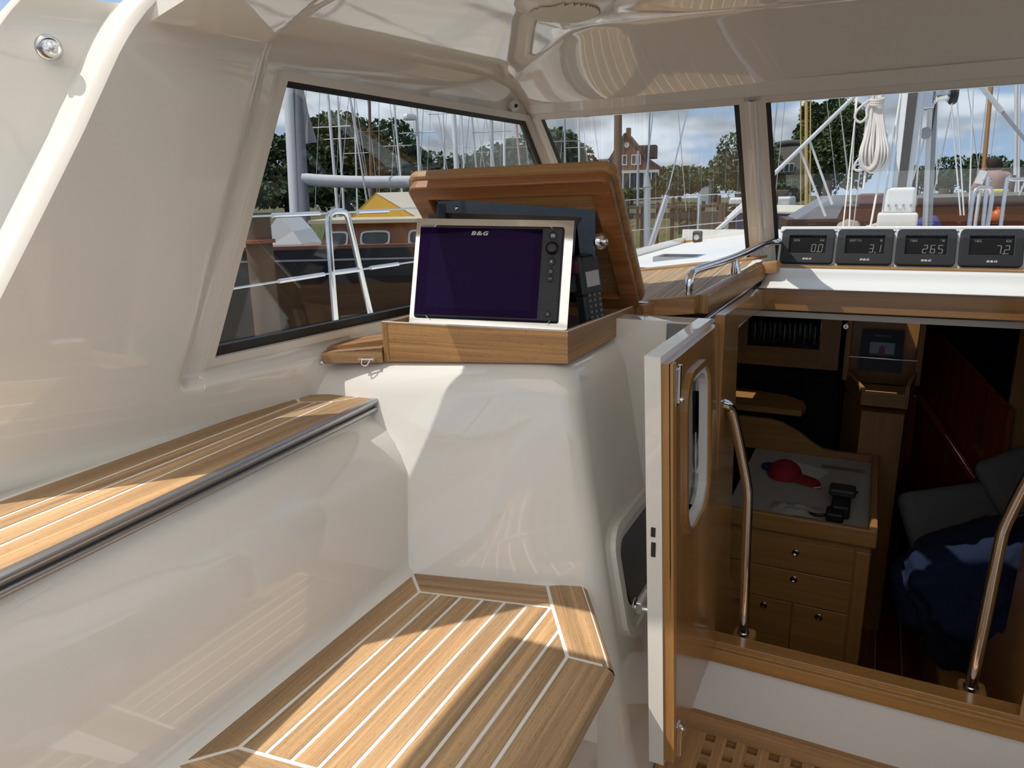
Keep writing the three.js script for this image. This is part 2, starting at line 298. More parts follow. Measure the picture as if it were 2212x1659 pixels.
// aft bulkhead left and right of the companionway
const bulk = struct('wall_bulkhead', 'white cabin bulkhead beside the open companionway', 'wall');
part('bulkhead_panel', bx(-0.66, -0.372, -0.2, 1.035, -1.98, -1.90), gel, bulk);
part('bulkhead_panel', bx(0.452, 1.3, -0.2, 1.035, -1.98, -1.90), gel, bulk);
part('bridge_panel', bx(-0.60, 0.72, -0.20, 0.030, -1.96, -1.902), whitePl, bulk);
part('cover_plate', bx(-0.492, -0.40, 0.955, 1.03, -1.90, -1.892, [1, 0, 0], 0.004), greyPl, bulk);

// cockpit sole: teak grating over a white pan
const floor = struct('floor', 'teak grating of the cockpit sole with square holes', 'floor');
part('pan', bx(-0.50, 0.60, -0.23, -0.20, -1.95, 1.2), whitePl, floor);
part('border_board', bx(-0.415, 0.505, -0.185, -0.157, -1.902, -1.812, [1, 0, 0]), teakOiled, floor);
part('border_board', bx(-0.415, -0.3125, -0.185, -0.157, -1.811, 1.0, [0, 0, 1]), teakOiled, floor);
part('border_board', bx(0.408, 0.505, -0.185, -0.157, -1.811, 1.0, [0, 0, 1]), teakOiled, floor);
for (let i = 0; i < 13; i++) { const x = -0.318 + 0.0385 / 2 * 0 + 0.0583 * i + (i ? -0.0195 + 0.0195 : 0); part('grating_bar', bx(-0.299 + 0.0583 * i + 0.0135, -0.299 + 0.0583 * (i + 1) - 0.0135, -0.185, -0.157, -1.811, 0.6, [0, 0, 1]), teakOiled, floor); }
for (let i = 0; i < 40; i++) part('grating_bar', bx(-0.318, 0.408, -0.183, -0.1572, -1.795 + 0.0573 * i + 0.0125, -1.795 + 0.0573 * (i + 1) - 0.0125, [1, 0, 0]), teakOiled, floor);

// ================================================================ teak joinery of the cockpit
function clip(poly, a, b, c) {                                  // keep a*x + b*z <= c
  const out = []; for (let i = 0; i < poly.length; i++) { const p = poly[i], q = poly[(i + 1) % poly.length], dp = a * p[0] + b * p[1] - c, dq = a * q[0] + b * q[1] - c; if (dp <= 0) out.push(p); if ((dp < 0 && dq > 0) || (dp > 0 && dq < 0)) { const t = dp / (dp - dq); out.push([p[0] + (q[0] - p[0]) * t, p[1] + (q[1] - p[1]) * t]); } } return out;
}
function shrink(poly, d) {                                      // polygon in x,z moved inward by d
  let A = 0; for (let i = 0; i < poly.length; i++) { const p = poly[i], q = poly[(i + 1) % poly.length]; A += p[0] * q[1] - q[0] * p[1]; }
  let out = poly; const s = A > 0 ? 1 : -1;
  for (let i = 0; i < poly.length; i++) { const p = poly[i], q = poly[(i + 1) % poly.length], ex = q[0] - p[0], ez = q[1] - p[1], l = Math.hypot(ex, ez), nx = s * ez / l, nz = -s * ex / l; out = clip(out, nx, nz, nx * p[0] + nz * p[1] - d); }
  return out;
}
const flatPoly = (poly, y) => poly.map(([x, z]) => [x, typeof y === 'function' ? y(x, z) : y, z]);
const CK = 0.0042;                                              // half a caulk seam
function board(parent, poly, y, th, mat, g, name = 'plank') { const p = shrink(poly, CK); if (p.length > 2) part(name, prism(flatPoly(p, y), [0, -th, 0], g), mat, parent); }
let tk = 0; const nextTeak = () => teakMats[(tk++ * 7) % 4];

function makeBench(mirror) {
  const M = (p) => (mirror ? p.map(([x, z]) => [2 * CX - x, z]) : p), y = 0.44;
  const b = thing(mirror ? 'cockpit_bench' : 'cockpit_bench', mirror ? 'starboard cockpit bench planked in teak' : 'teak planked cockpit bench with white seams in front of the console', 'bench');
  const base = [[-1.0, 0.95], [-1.0, -1.352], [-0.66, -1.437], [-0.592, -1.475], [-0.432, -1.205], [-0.425, 0.95]];
  part('riser', prism(flatPoly(M(base), 0.402), [0, -0.60, 0]), gel, b);
  part('caulking', prism(flatPoly(M([[-1.0, 0.95], [-1.0, -1.358], [-0.655, -1.445], [-0.577, -1.487], [-0.412, -1.212], [-0.408, 0.95]]), y - 0.0012), [0, -0.036, 0]), caulk, b, 'white seams between the planks');
  const inner = [[-0.927, -0.719], [-0.925, -1.286], [-0.60, -1.357], [-0.499, -1.202], [-0.499, -0.774]], G = [0, 0, 1];
  for (let i = 0; i < 8; i++) { const x0 = -0.926 + 0.0534 * i, x1 = x0 + 0.0534; board(b, M(clip(clip(inner, -1, 0, -x0), 1, 0, i === 7 ? -0.40 : x1)), y, 0.012, nextTeak(), G); }
  board(b, M([[-0.998, -0.637], [-0.996, -1.3555], [-0.925, -1.286], [-0.927, -0.719]]), y, 0.012, teakMats[3], G, 'border_board');
  board(b, M([[-0.996, -1.3555], [-0.652, -1.443], [-0.60, -1.357], [-0.925, -1.286]]), y, 0.012, teakMats[1], [mirror ? -0.97 : 0.97, 0, -0.25], 'border_board');
  board(b, M([[-0.652, -1.443], [-0.580, -1.487], [-0.411, -1.206], [-0.499, -1.202], [-0.60, -1.357]]), y, 0.038, teakMats[1], [mirror ? -0.52 : 0.52, 0, 0.85], 'border_board');
  board(b, M([[-0.499, -1.202], [-0.411, -1.206], [-0.408, -0.70], [-0.499, -0.774]]), y, 0.038, teakMats[3], G, 'border_board');
  board(b, M([[-0.998, -0.637], [-0.927, -0.719], [-0.499, -0.774], [-0.408, -0.70]]), y, 0.012, teakMats[0], [1, 0, 0], 'border_board');
  const mx = (x) => (mirror ? 2 * CX - x : x);
  part('nosing', uvGrain(tube([[mx(-0.412), 0.421, -0.70], [mx(-0.4125), 0.421, -0.95], [mx(-0.414), 0.421, -1.200]], 0.019, 12, 12), G), teakMats[3], b);
  part('nosing', uvGrain(tube([[mx(-0.414), 0.421, -1.200], [mx(-0.50), 0.421, -1.345], [mx(-0.578), 0.421, -1.474]], 0.019, 12, 12), [0.52, 0, 0.85]), teakMats[1], b);
  // the next locker lid aft
  for (let i = 0; i < 9; i++) board(b, M([[-0.998 + 0.0656 * i, -0.628], [-0.998 + 0.0656 * (i + 1), -0.63 - (i > 7 ? 0.06 : 0)], [-0.998 + 0.0656 * (i + 1), 0.94], [-0.998 + 0.0656 * i, 0.94]]), y, 0.012, nextTeak(), G);
  return b;
}
makeBench(false); makeBench(true);

// teak on the coaming shelf
function makeShelf(mirror) {
  const s = struct(mirror ? 'trim_2' : 'trim_1', mirror ? 'teak capping of the starboard coaming' : 'teak strip planking on the coaming shelf under the side window', 'trim');
  const M = (p) => (mirror ? p.map(([x, z]) => [2 * CX - x, z]) : p), y = 0.862, L = (a, f) => (z) => a + (f - a) * ((-z - 0.57) / 0.82);
  const lines = [L(-1.372, -1.380), L(-1.292, -1.320), L(-1.242, -1.280), L(-1.183, -1.242), (z) => xi(z) - 0.006];
  part('caulking', prism(flatPoly(M([[-1.376, 0.9], [-1.376, -1.415], [-1.165, -1.533], [xi(-0.5) - 0.004, -0.5], [xi(0.9) - 0.004, 0.9]]), y - 0.001), [0, -0.008, 0]), caulk, s);
  const fz0 = (x) => -1.354 - (x + 1.32) * 0.52;
  for (let i = 0; i < 4; i++) {
    const a = lines[i], c = lines[i + 1], zf0 = i === 0 ? -1.40 : fz0(a(-1.38)), zf1 = i === 0 ? -1.354 : i === 3 ? -1.528 : fz0(c(-1.38));
    board(s, M([[a(0.9), 0.9], [a(-0.4), -0.4], [a(zf0), zf0], [c(zf1), zf1], [c(-0.4), -0.4], [c(0.9), 0.9]]), y, 0.007, teakMats[[3, 1, 0, 2][i]], [0, 0, 1]);
  }
  board(s, M([[-1.380, -1.405], [-1.320, -1.354], [-1.242, -1.395], [-1.167, -1.531]]), y, 0.007, teakMats[0], [0.9, 0, -0.4], 'border_board');
  return s;
}
makeShelf(false); makeShelf(true);
{ // aluminium sheet track on the coaming edge
  const t = thing('sheet_track', 'grey aluminium track along the inboard edge of the coaming shelf', 'track');
  const rowsA = [], rowsB = [], rowsC = [];
  for (const z of [0.9, 0.2, -0.3, -0.8, -1.2, -1.515]) { const e = xi(z); const P = (list) => list.map(([x, y]) => [e + x, y, z]);
    rowsA.push(P([[-0.006, 0.855], [-0.006, 0.8635], [0.010, 0.8635], [0.014, 0.860], [0.014, 0.850], [0.002, 0.850]])); rowsB.push(P([[0.002, 0.843], [0.015, 0.843], [0.017, 0.838], [0.015, 0.831], [0.002, 0.829]])); rowsC.push(P([[0.004, 0.850], [0.005, 0.846], [0.004, 0.843]])); }
  part('upper_flange', loft(rowsA), alu, t); part('lower_flange', loft(rowsB), alu, t); part('slot', loft(rowsC), greyPl, t);
  part('end_cap', bx(xi(-1.515) - 0.006, xi(-1.515) + 0.018, 0.824, 0.866, -1.524, -1.512, [1, 0, 0], 0.004), steel, t);
}

// ---------------------------------------------------------------- plotter box with its lid
const Q = { A: [-1.152, -1.508], B: [-0.640, -1.552], C: [-0.634, -2.075], D: [-1.165, -2.045] };
function wallBoard(p, q, y0p, y1p, y0q, y1q, th, inw) { return prism([[p[0], y0p, p[1]], [q[0], y0q, q[1]], [q[0], y1q, q[1]], [p[0], y1p, p[1]]], [inw[0] * th, 0, inw[1] * th], [q[0] - p[0], 0, q[1] - p[1]]); }
{
  const b = thing('plotter_box', 'teak box on the console with its lid raised over the chart plotter', 'box');
  part('front_board', wallBoard(Q.A, Q.B, 0.953, 1.060, 0.980, 1.058, 0.016, [-0.085, -0.996]), teakOiled, b);
  part('side_board', wallBoard(Q.B, Q.C, 0.980, 1.058, 0.985, 1.047, 0.016, [-1, 0]), teakOiled2, b);
  part('side_board', wallBoard(Q.A, Q.D, 0.953, 1.060, 0.960, 1.050, 0.016, [1, 0]), teakOiled2, b);
  part('back_board', wallBoard(Q.D, Q.C, 0.960, 1.050, 0.985, 1.045, 0.016, [0.06, 0.99]), teakOiled2, b);
  part('edge_lining', [wallBoard(Q.A, Q.B, 1.0585, 1.0615, 1.0565, 1.0595, 0.005, [-0.085, -0.996]), wallBoard(Q.B, Q.C, 1.0565, 1.0595, 1.0455, 1.0485, 0.004, [-1, 0])], caulk, b);
  part('tray', prism([[-1.145, 1.012, -1.52], [-0.65, 1.012, -1.56], [-0.645, 1.012, -2.07], [-1.155, 1.012, -2.04]], [0, -0.02, 0]), greyPl, b);
  // lid: rounded board with a rim on its underside, hinged at the forward edge
  const H1 = V(-0.622, 1.058, -2.080), H2 = V(-1.175, 1.052, -2.035), T1 = V(-0.648, 1.424, -1.712);
  const ex = H2.clone().sub(H1).normalize(); let ey = T1.clone().sub(H1); const LL = ey.length(); ey.addScaledVector(ex, -ey.dot(ex)).normalize(); const ez = ex.clone().cross(ey);
  const W0 = H2.clone().sub(H1).length(), Mx = new THREE.Matrix4().makeBasis(ex, ey, ez).setPosition(H1);
  const under = ez.y < 0 ? 1 : -1;
  const rrect = (x0, x1, y0, y1, r, P = new THREE.Shape()) => { P.moveTo(x0 + r, y0); P.lineTo(x1 - r, y0); P.quadraticCurveTo(x1, y0, x1, y0 + r); P.lineTo(x1, y1 - r); P.quadraticCurveTo(x1, y1, x1 - r, y1); P.lineTo(x0 + r, y1); P.quadraticCurveTo(x0, y1, x0, y1 - r); P.lineTo(x0, y0 + r); P.quadraticCurveTo(x0, y0, x0 + r, y0); return P; };
  const top = new THREE.ExtrudeGeometry(rrect(-0.004, W0 + 0.004, 0, LL, 0.03), { depth: 0.012, bevelEnabled: true, bevelSize: 0.010, bevelThickness: 0.010, bevelSegments: 3, curveSegments: 5 });
  const rimS = rrect(0.0, W0, 0.004, LL - 0.004, 0.026); rimS.holes.push(rrect(0.045, W0 - 0.045, 0.05, LL - 0.045, 0.004, new THREE.Path()));
  const rim = new THREE.ExtrudeGeometry(rimS, { depth: 0.026, bevelEnabled: true, bevelSize: 0.003, bevelThickness: 0.003, bevelSegments: 1, curveSegments: 5 });
  if (under > 0) { top.translate(0, 0, -0.022); } else { top.translate(0, 0, 0.010); rim.translate(0, 0, -0.026); }
  top.applyMatrix4(Mx); rim.applyMatrix4(Mx);
  const lid = part('lid', uvGrain(top, [ex.x, ex.y, ex.z]), teakOiled2, b);
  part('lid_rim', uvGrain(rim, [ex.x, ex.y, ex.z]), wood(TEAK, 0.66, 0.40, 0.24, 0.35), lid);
  part('hinge', bx(-0.66, -0.60, 1.04, 1.056, -2.092, -2.078), chrome, b);
}
{ // teak trim from the box out to the side wall
  const t = struct('trim_3', 'short weathered teak strip between the plotter box and the side wall', 'trim');
  part('strip', wallBoard([-1.308, -1.440], [-1.152, -1.500], 0.948, 0.978, 0.952, 0.992, 0.034, [-0.36, -0.93]), teakGrey, t);
  part('strip', wallBoard([-1.318, -1.475], [-1.152, -1.535], 0.960, 0.985, 0.96, 1.010, 0.10, [-0.36, -0.93]), teakOiled2, t);
  const fx = (x) => -1.500 - (x + 1.152) * 0.385 + 0.004;
  part('screw', [ball([-1.303, 0.952, -1.434], 0.007), ball([-1.300, 0.956, -1.432], 0.003)], steel, t);
  const cl = thing('snap_hook', 'tiny steel eye plate on the weathered teak strip beside the plotter box', 'fitting');
  part('plate', [cyl([-1.206, 0.962, fx(-1.206) - 0.006], [-1.206, 0.962, fx(-1.206) + 0.006], 0.005), cyl([-1.170, 0.962, fx(-1.170) - 0.006], [-1.170, 0.962, fx(-1.170) + 0.006], 0.005), cyl([-1.206, 0.962, fx(-1.206) + 0.004], [-1.170, 0.962, fx(-1.170) + 0.004], 0.0028)], chrome, cl);
  part('loop', tube([[-1.198, 0.962, fx(-1.198) + 0.006], [-1.196, 0.950, fx(-1.196) + 0.012], [-1.186, 0.946, fx(-1.186) + 0.013], [-1.180, 0.952, fx(-1.180) + 0.011], [-1.178, 0.962, fx(-1.178) + 0.006]], 0.0018, 16, 6), chrome, cl);
}

// ---------------------------------------------------------------- chart plotter
const font = await new FontLoader().loadAsync('fonts/droid/droid_sans_bold.typeface.json');
function lettering(text, size, depth = 0.0006) { const g = new TextGeometry(text, { font, size, depth, curveSegments: 4, bevelEnabled: false }); g.computeBoundingBox(); const b = g.boundingBox; g.translate(-(b.min.x + b.max.x) / 2, -(b.min.y + b.max.y) / 2, 0); return flat(g); }
function framed(O, X, Yv) { const ex = v3(X).normalize(), ey = v3(Yv); ey.addScaledVector(ex, -ey.dot(ex)).normalize(); return new THREE.Matrix4().makeBasis(ex, ey, ex.clone().cross(ey)).setPosition(v3(O)); }
const at = (M, g) => { const o = flat(g.clone()); o.applyMatrix4(M); return o; };
const lbox = (x0, x1, y0, y1, z0, z1, r = 0) => bx(x0, x1, y0, y1, z0, z1, [1, 0, 0], r);
const shear = (g, k) => { g.applyMatrix4(new THREE.Matrix4().set(1, k, 0, 0, 0, 1, 0, 0, 0, 0, 1, 0, 0, 0, 0, 1)); return g; };
const inkWhite = std(0.75, 0.75, 0.75, 0.5), inkGrey = std(0.42, 0.42, 0.43, 0.5);
{
  const BL = V(-1.040, 1.058, -1.470), BR = V(-0.652, 1.046, -1.574), TL = V(-1.054, 1.330, -1.562);
  const M = new THREE.Matrix4().makeTranslation(0, 1.37, 0).multiply(new THREE.Matrix4().makeScale(1.05, 1.05, 1.05)).multiply(new THREE.Matrix4().makeTranslation(0, -1.37, 0)).multiply(framed(BL, BR.clone().sub(BL), TL.clone().sub(BL))), W = 0.402, H = 0.281, p = (n, g, m, par, l) => part(n, at(M, Array.isArray(g) ? joined(g) : g), m, par, l);
  const t = thing('chart_plotter', 'chart plotter with a dark glossy screen in a polished steel frame', 'plotter');
  const fr = p('steel_frame', [lbox(0, W, 0, 0.030, -0.004, 0), lbox(0, W, H - 0.022, H, -0.004, 0), lbox(0, 0.016, 0.03, H - 0.022, -0.004, 0), lbox(W - 0.026, W, 0.03, H - 0.022, -0.004, 0), lbox(W - 0.004, W, 0, H, -0.045, -0.002), lbox(0, 0.004, 0, H, -0.045, -0.002), lbox(0, W, H - 0.004, H, -0.045, -0.002)], chrome, t);
  const u0 = 0.013, u1 = W - 0.022, v0 = 0.026, v1 = H - 0.018;
  p('housing', lbox(u0, u1, v0, v1, -0.05, 0.010, 0.006), blackPl, t);
  const sx1 = u0 + (u1 - u0) * 0.858;
  const sc = p('screen', lbox(u0 + 0.002, sx1, v0 + 0.008, v1 - 0.008, 0.0085, 0.0112), phys(0.006, 0.003, 0.018, 0.03, { specularIntensity: 0.28, specularColor: lin(0.55, 0.28, 1.0) }), t, 'glossy near-black screen');
  p('display_area', lbox(u0 + 0.030, sx1 - 0.018, v0 + 0.026, v1 - 0.034, 0.0112, 0.0114), phys(0.008, 0.006, 0.026, 0.03, { specularIntensity: 0.28, specularColor: lin(0.55, 0.28, 1.0) }), sc);
  const lg = shear(lettering('B&G', 0.0115), 0.18); lg.scale(1.35, 0.85, 1); lg.translate((u0 + sx1) / 2 + 0.0, v1 - 0.021, 0.0112); p('logo', lg, inkWhite, sc, 'B&G lettering');
  const kx = (sx1 + u1) / 2, kp = p('keypad', lbox(sx1 + 0.001, u1 - 0.004, v0 + 0.008, v1 - 0.008, 0.0085, 0.0105), std(0.035, 0.036, 0.04, 0.55), t);
  const btn = (y, r) => p('button', lathe([[0, 0.003], [r * 0.85, 0.003], [r, 0.0015], [r, 0], [0, 0]], [kx, y, 0.0103], [0, 0, 1], 20), blackPl, kp);
  const yT = v1 - 0.008, bh = yT - (v0 + 0.008);
  const b1 = btn(yT - 0.016, 0.0105); const dots = []; for (let i = -1; i <= 1; i++) for (let j = -1; j <= 1; j++) dots.push(lbox(kx + i * 0.0034 - 0.0012, kx + i * 0.0034 + 0.0012, yT - 0.016 + j * 0.003 - 0.001, yT - 0.016 + j * 0.003 + 0.001, 0.0132, 0.0138)); part('icon', at(M, joined(dots)), inkWhite, kp);
  p('dial', [lathe([[0, 0.010], [0.010, 0.0105], [0.012, 0.009], [0.0125, 0.004], [0.0165, 0.003], [0.0165, 0], [0, 0]], [kx, yT - 0.047, 0.0103], [0, 0, 1], 28)], std(0.014, 0.014, 0.015, 0.3), kp);
  btn(yT - 0.080, 0.0105); part('icon', at(M, joined([-1, 1].map((s) => { const g = lbox(-0.0042, 0.0042, -0.0006, 0.0006, 0, 0.0006); g.rotateZ(s * 0.9); g.translate(kx, yT - 0.080, 0.0132); return g; }))), inkWhite, kp);
  for (const [y, tx] of [[yT - 0.104, ['DISP', 'AUTO']], [yT - 0.122, ['MARK']]]) { btn(y, 0.008); tx.forEach((s, i) => { const g = lettering(s, 0.0026, 0.0004); g.translate(kx, y + (tx.length > 1 ? 0.002 - 0.004 * i : 0), 0.0134); p('lettering', g, inkGrey, kp); }); }
  for (const y of [yT - 0.092, yT - 0.114, yT - 0.131, yT - 0.176, v0 + 0.032]) p('groove', lbox(sx1 + 0.001, u1 - 0.004, y - 0.0005, y + 0.0005, 0.0104, 0.0107), rubber, kp);
  btn(v0 + 0.020, 0.0075); const pw = new THREE.TorusGeometry(0.0026, 0.0005, 6, 16, Math.PI * 1.6); pw.rotateZ(Math.PI * 0.7); pw.translate(kx, v0 + 0.0195, 0.0134); p('icon', [pw.toNonIndexed(), lbox(kx - 0.0004, kx + 0.0004, v0 + 0.0205, v0 + 0.0235, 0.0132, 0.0138)], inkWhite, kp);
  const marks = [[0.055, v1 - 0.002, 0.8], [W - 0.055, v1 - 0.002, -0.8], [0.05, v0 + 0.001, -0.8], [W - 0.045, v0 + 0.001, 0.8]].map(([x, y, a]) => { const g = lbox(-0.006, 0.006, -0.0006, 0.0006, 0.0100, 0.0108); g.rotateZ(a); g.translate(x, y, 0); return g; });
  marks.forEach((g) => p('corner_mark', g, inkWhite, t));
}
{ // polished instrument plate hanging under the lid behind the plotter, with its bracket
  const t = thing('mounting_plate', 'dark polished steel plate behind the chart plotter under the lid', 'plate');
  const M = framed([-1.130, 1.09, -1.735], [0.985, 0, -0.17], [0, 1, 0.06]);
  part('plate', at(M, lbox(0.03, 0.470, 0, 0.275, -0.003, 0)), std(0.11, 0.11, 0.115, 0.05, { metalness: 1 }), t);
  part('bracket', at(M, lbox(0.0, 0.055, 0.0, 0.268, -0.02, 0.0)), std(0.06, 0.06, 0.065, 0.2, { metalness: 0.6 }), t);
  for (const [x, y] of [[0.085, 0.255], [0.42, 0.260], [0.44, 0.03]]) part('screw', at(M, lathe([[0, 0.003], [0.004, 0.002], [0.006, 0], [0, 0]], [x, y, 0], [0, 0, 1], 12)), chrome, t);
  part('wheel_knob', at(M, joined([lathe([[0, 0.022], [0.018, 0.020], [0.024, 0.008], [0.02, 0], [0, 0]], [0.478, 0.165, 0.01], [1, 0, 0.4], 24), lathe([[0, 0.03], [0.009, 0.029], [0.011, 0.02], [0, 0.02]], [0.478, 0.165, 0.01], [1, 0, 0.4], 16)])), chrome, t);
}
{ // handheld radio leaning in the box beside the plotter
  const t = thing('radio_handset', 'black radio handset with a small screen leaning beside the chart plotter', 'radio');
  const M = framed([-0.655, 1.028, -1.800], [0.36, 0.05, -0.93], [-0.20, 0.95, 0.16]), p = (n, g, m, l) => part(n, at(M, Array.isArray(g) ? joined(g) : g), m, t, l);
  p('body', [lbox(-0.042, 0.030, 0.0, 0.10, -0.03, 0.004, 0.008), lbox(-0.046, 0.034, 0.085, 0.195, -0.036, 0.008, 0.010)], std(0.012, 0.012, 0.013, 0.4));
  p('screen', lbox(-0.030, 0.020, 0.110, 0.150, 0.007, 0.0095), std(0.42, 0.42, 0.40, 0.3), 'pale grey screen');
  p('distress_key', lbox(-0.0475, -0.0455, 0.150, 0.182, -0.024, 0.000), std(0.16, 0.02, 0.03, 0.5), 'dark red key cover');
  const keys = []; for (let i = 0; i < 3; i++) for (let j = 0; j < 6; j++) keys.push(lbox(-0.028 + i * 0.019, -0.016 + i * 0.019, 0.008 + j * 0.015, 0.017 + j * 0.015, 0.003, 0.0075, 0.002));
  p('keys', keys, std(0.10, 0.10, 0.10, 0.35));
  p('cradle', [lbox(-0.075, -0.045, 0.10, 0.15, -0.05, -0.01, 0.006), cyl([-0.06, 0.125, -0.03], [-0.10, 0.15, -0.03], 0.010)], blackPl);
}

// ---------------------------------------------------------------- dashboard deck beside the hatch
const dy = (x, z) => 1.08 + 0.15 * (x + 0.45) - 0.067 * (z + 2.15);
{
  const t = struct('trim_4', 'teak planked dashboard ledge below the raked windscreen pane', 'trim');
  const outline = [[-1.16, -2.02], [-0.612, -2.145], [-0.462, -2.120], [-0.376, -2.655], [-0.36, -2.80], [-1.10, -2.95]];
  part('caulking', prism(flatPoly(outline, (x, z) => dy(x, z) - 0.0012), [0, -0.012, 0]), caulk, t, 'white seams between the planks');
  const inner = [[-1.15, -2.03], [-0.62, -2.150], [-0.475, -2.150], [-0.402, -2.62], [-0.402, -2.755], [-1.09, -2.895]];
  for (let i = 0; i < 16; i++) { const x0 = -1.14 + 0.0465 * i; const q = clip(clip(inner, -1, 0, -x0), 1, 0, x0 + 0.0465); if (q.length > 2) { const s = shrink(q, 0.0026); if (s.length > 2) part('plank', prism(flatPoly(s, dy), [0, -0.008, 0], [0, 0, 1]), nextTeak(), t); } }
  part('border_board', prism(flatPoly([[-1.09, -2.897], [-0.402, -2.757], [-0.36, -2.80], [-1.10, -2.95]], (x, z) => dy(x, z) + 0.006), [0, -0.03, 0], [0.98, 0, 0.2]), teakOiled, t);
  // rounded rims at the aft and hatch side
  const rimRow = (a, b, n, h) => { const rows = [], d = V(b[0] - a[0], 0, b[1] - a[1]).normalize(), s = V(-d.z, 0, d.x); for (let k = 0; k <= n; k++) { const x = mixn(a[0], b[0], k / n), z = mixn(a[1], b[1], k / n), y = dy(x, z), r = []; for (const [o, e] of [[0.030, -h], [0.030, 0.002], [0.010, 0.005], [-0.004, 0.004], [-0.012, -0.004], [-0.015, -0.016], [-0.015, -h], [0.030, -h]]) r.push([x - s.x * o, y + e, z - s.z * o]); rows.push(r); } rimEnds.push(rows[0], rows[n]); return loft(rows); }, rimEnds = [];
  const e1 = [-0.607, -2.140], e2 = [-0.457, -2.116], e3 = [-0.372, -2.650];
  part('rim_board', uvGrain(rimRow(e3, [e2[0], e2[1]], 8, 0.050), [0.15, 0, 0.98]), teakOiled2, t);
  part('rim_board', uvGrain(rimRow(e2, e1, 4, 0.048), [1, 0, 0]), teakOiled, t);
  part('rim_board', uvGrain(rimRow(e1, [-0.634, -2.07], 3, 0.045), [0, 0, 1]), teakOiled, t);
  part('rim_board', uvGrain(rimRow([-0.30, -2.640], e3, 3, 0.035), [1, 0, 0]), teakOiled, t);
  for (const r of rimEnds) { const q = r.slice(0, 7), c = v3(q[0]).sub(v3(q[5])).cross(V(0, 1, 0)).normalize().multiplyScalar(0.003); part('end_grain', prism(q.map((p) => v3(p).addScaledVector(c, 0.5)), [-c.x, -c.y, -c.z]), teakOiled, t); }
}
{ // chrome grab rail along the hatch side of the ledge
  const r = thing('grab_rail', 'polished steel grab rail standing on the dashboard ledge beside the hatch', 'rail');
  part('tube', tube([[-0.489, 1.07, -2.128], [-0.489, 1.115, -2.128], [-0.486, 1.138, -2.142], [-0.476, 1.148, -2.175], [-0.440, 1.156, -2.33], [-0.408, 1.166, -2.50], [-0.375, 1.184, -2.66], [-0.350, 1.192, -2.75], [-0.320, 1.194, -2.78]], 0.0125, 60, 14, false, 0.5), chrome, r);
  part('post', cyl([-0.417, dy(-0.417, -2.44), -2.44], [-0.417, 1.160, -2.44], 0.0085), chrome, r);
  part('post', cyl([-0.402, dy(-0.402, -2.45), -2.45], [-0.414, 1.160, -2.45], 0.0085), chrome, r);
}
// ---------------------------------------------------------------- companionway hatch
const XL = -0.337, XR = 0.424, KB = 1.055, back = (g) => { const o = flat(g.clone()); o.translate(0, -1.37, 0); o.scale(KB, KB, KB); o.translate(0, 1.37, 0); return o; };   // the hatch front stands a little further forward
{
  const h = thing('hatch_header', 'varnished wooden header board across the top of the companionway', 'board');
  part('board', back(bx(XL - 0.005, XR + 0.02, 0.993, 1.066, -2.486, -2.460, [1, 0, 0], 0.003)), varnish, h);
  const l = thing('hatch_lip', 'white curved lip of the sliding hatch below the instruments', 'hatch');
  const rows = []; const prof = [[-2.462, 1.060], [-2.444, 1.0645], [-2.4425, 1.0685], [-2.452, 1.0725], [-2.470, 1.078], [-2.492, 1.086], [-2.505, 1.098], [-2.512, 1.112], [-2.517, 1.120], [-2.526, 1.1235], [-2.545, 1.1235], [-2.55, 1.06]];
  for (let k = 0; k <= 26; k++) { const x = k < 14 ? XL + 0.001 + 0.048 * (1 - Math.cos(k / 14 * Math.PI / 2)) : mixn(XL + 0.049, XR + 0.03, (k - 14) / 12); const t = Math.min(1, (x - XL) / 0.049), s = Math.sqrt(Math.max(0, 1 - (1 - t) * (1 - t))); rows.push(prof.map(([z, y]) => [x, 1.0645 + (y - 1.0645) * (y > 1.07 ? s : 1), z - (1 - s) * 0.004])); }
  part('lip', back(loft(rows)), whitePl, l);
  const b = thing('teak_fillet', 'thin teak strip between the white hatch lip and the instrument panel', 'trim');
  part('strip', back(bx(-0.322, XR + 0.03, 1.112, 1.1275, -2.612, -2.552, [1, 0, 0], 0.002)), teakOiled, b);
  const s = thing('hatch_slide', 'dark grey hatch runner along the left edge of the companionway', 'runner');
  part('runner', prism([[-0.428, 1.020, -2.02], [-0.348, 1.020, -2.02], [-0.342, 1.045, -2.46], [-0.395, 1.060, -2.60]], [0, -0.02, 0]), greyPl, s);
  part('rail', [cyl([-0.404, 1.030, -2.00], [-0.366, 1.062, -2.58], 0.0035), cyl([-0.356, 1.026, -1.98], [-0.342, 1.058, -2.46], 0.003)], chrome, s);
}
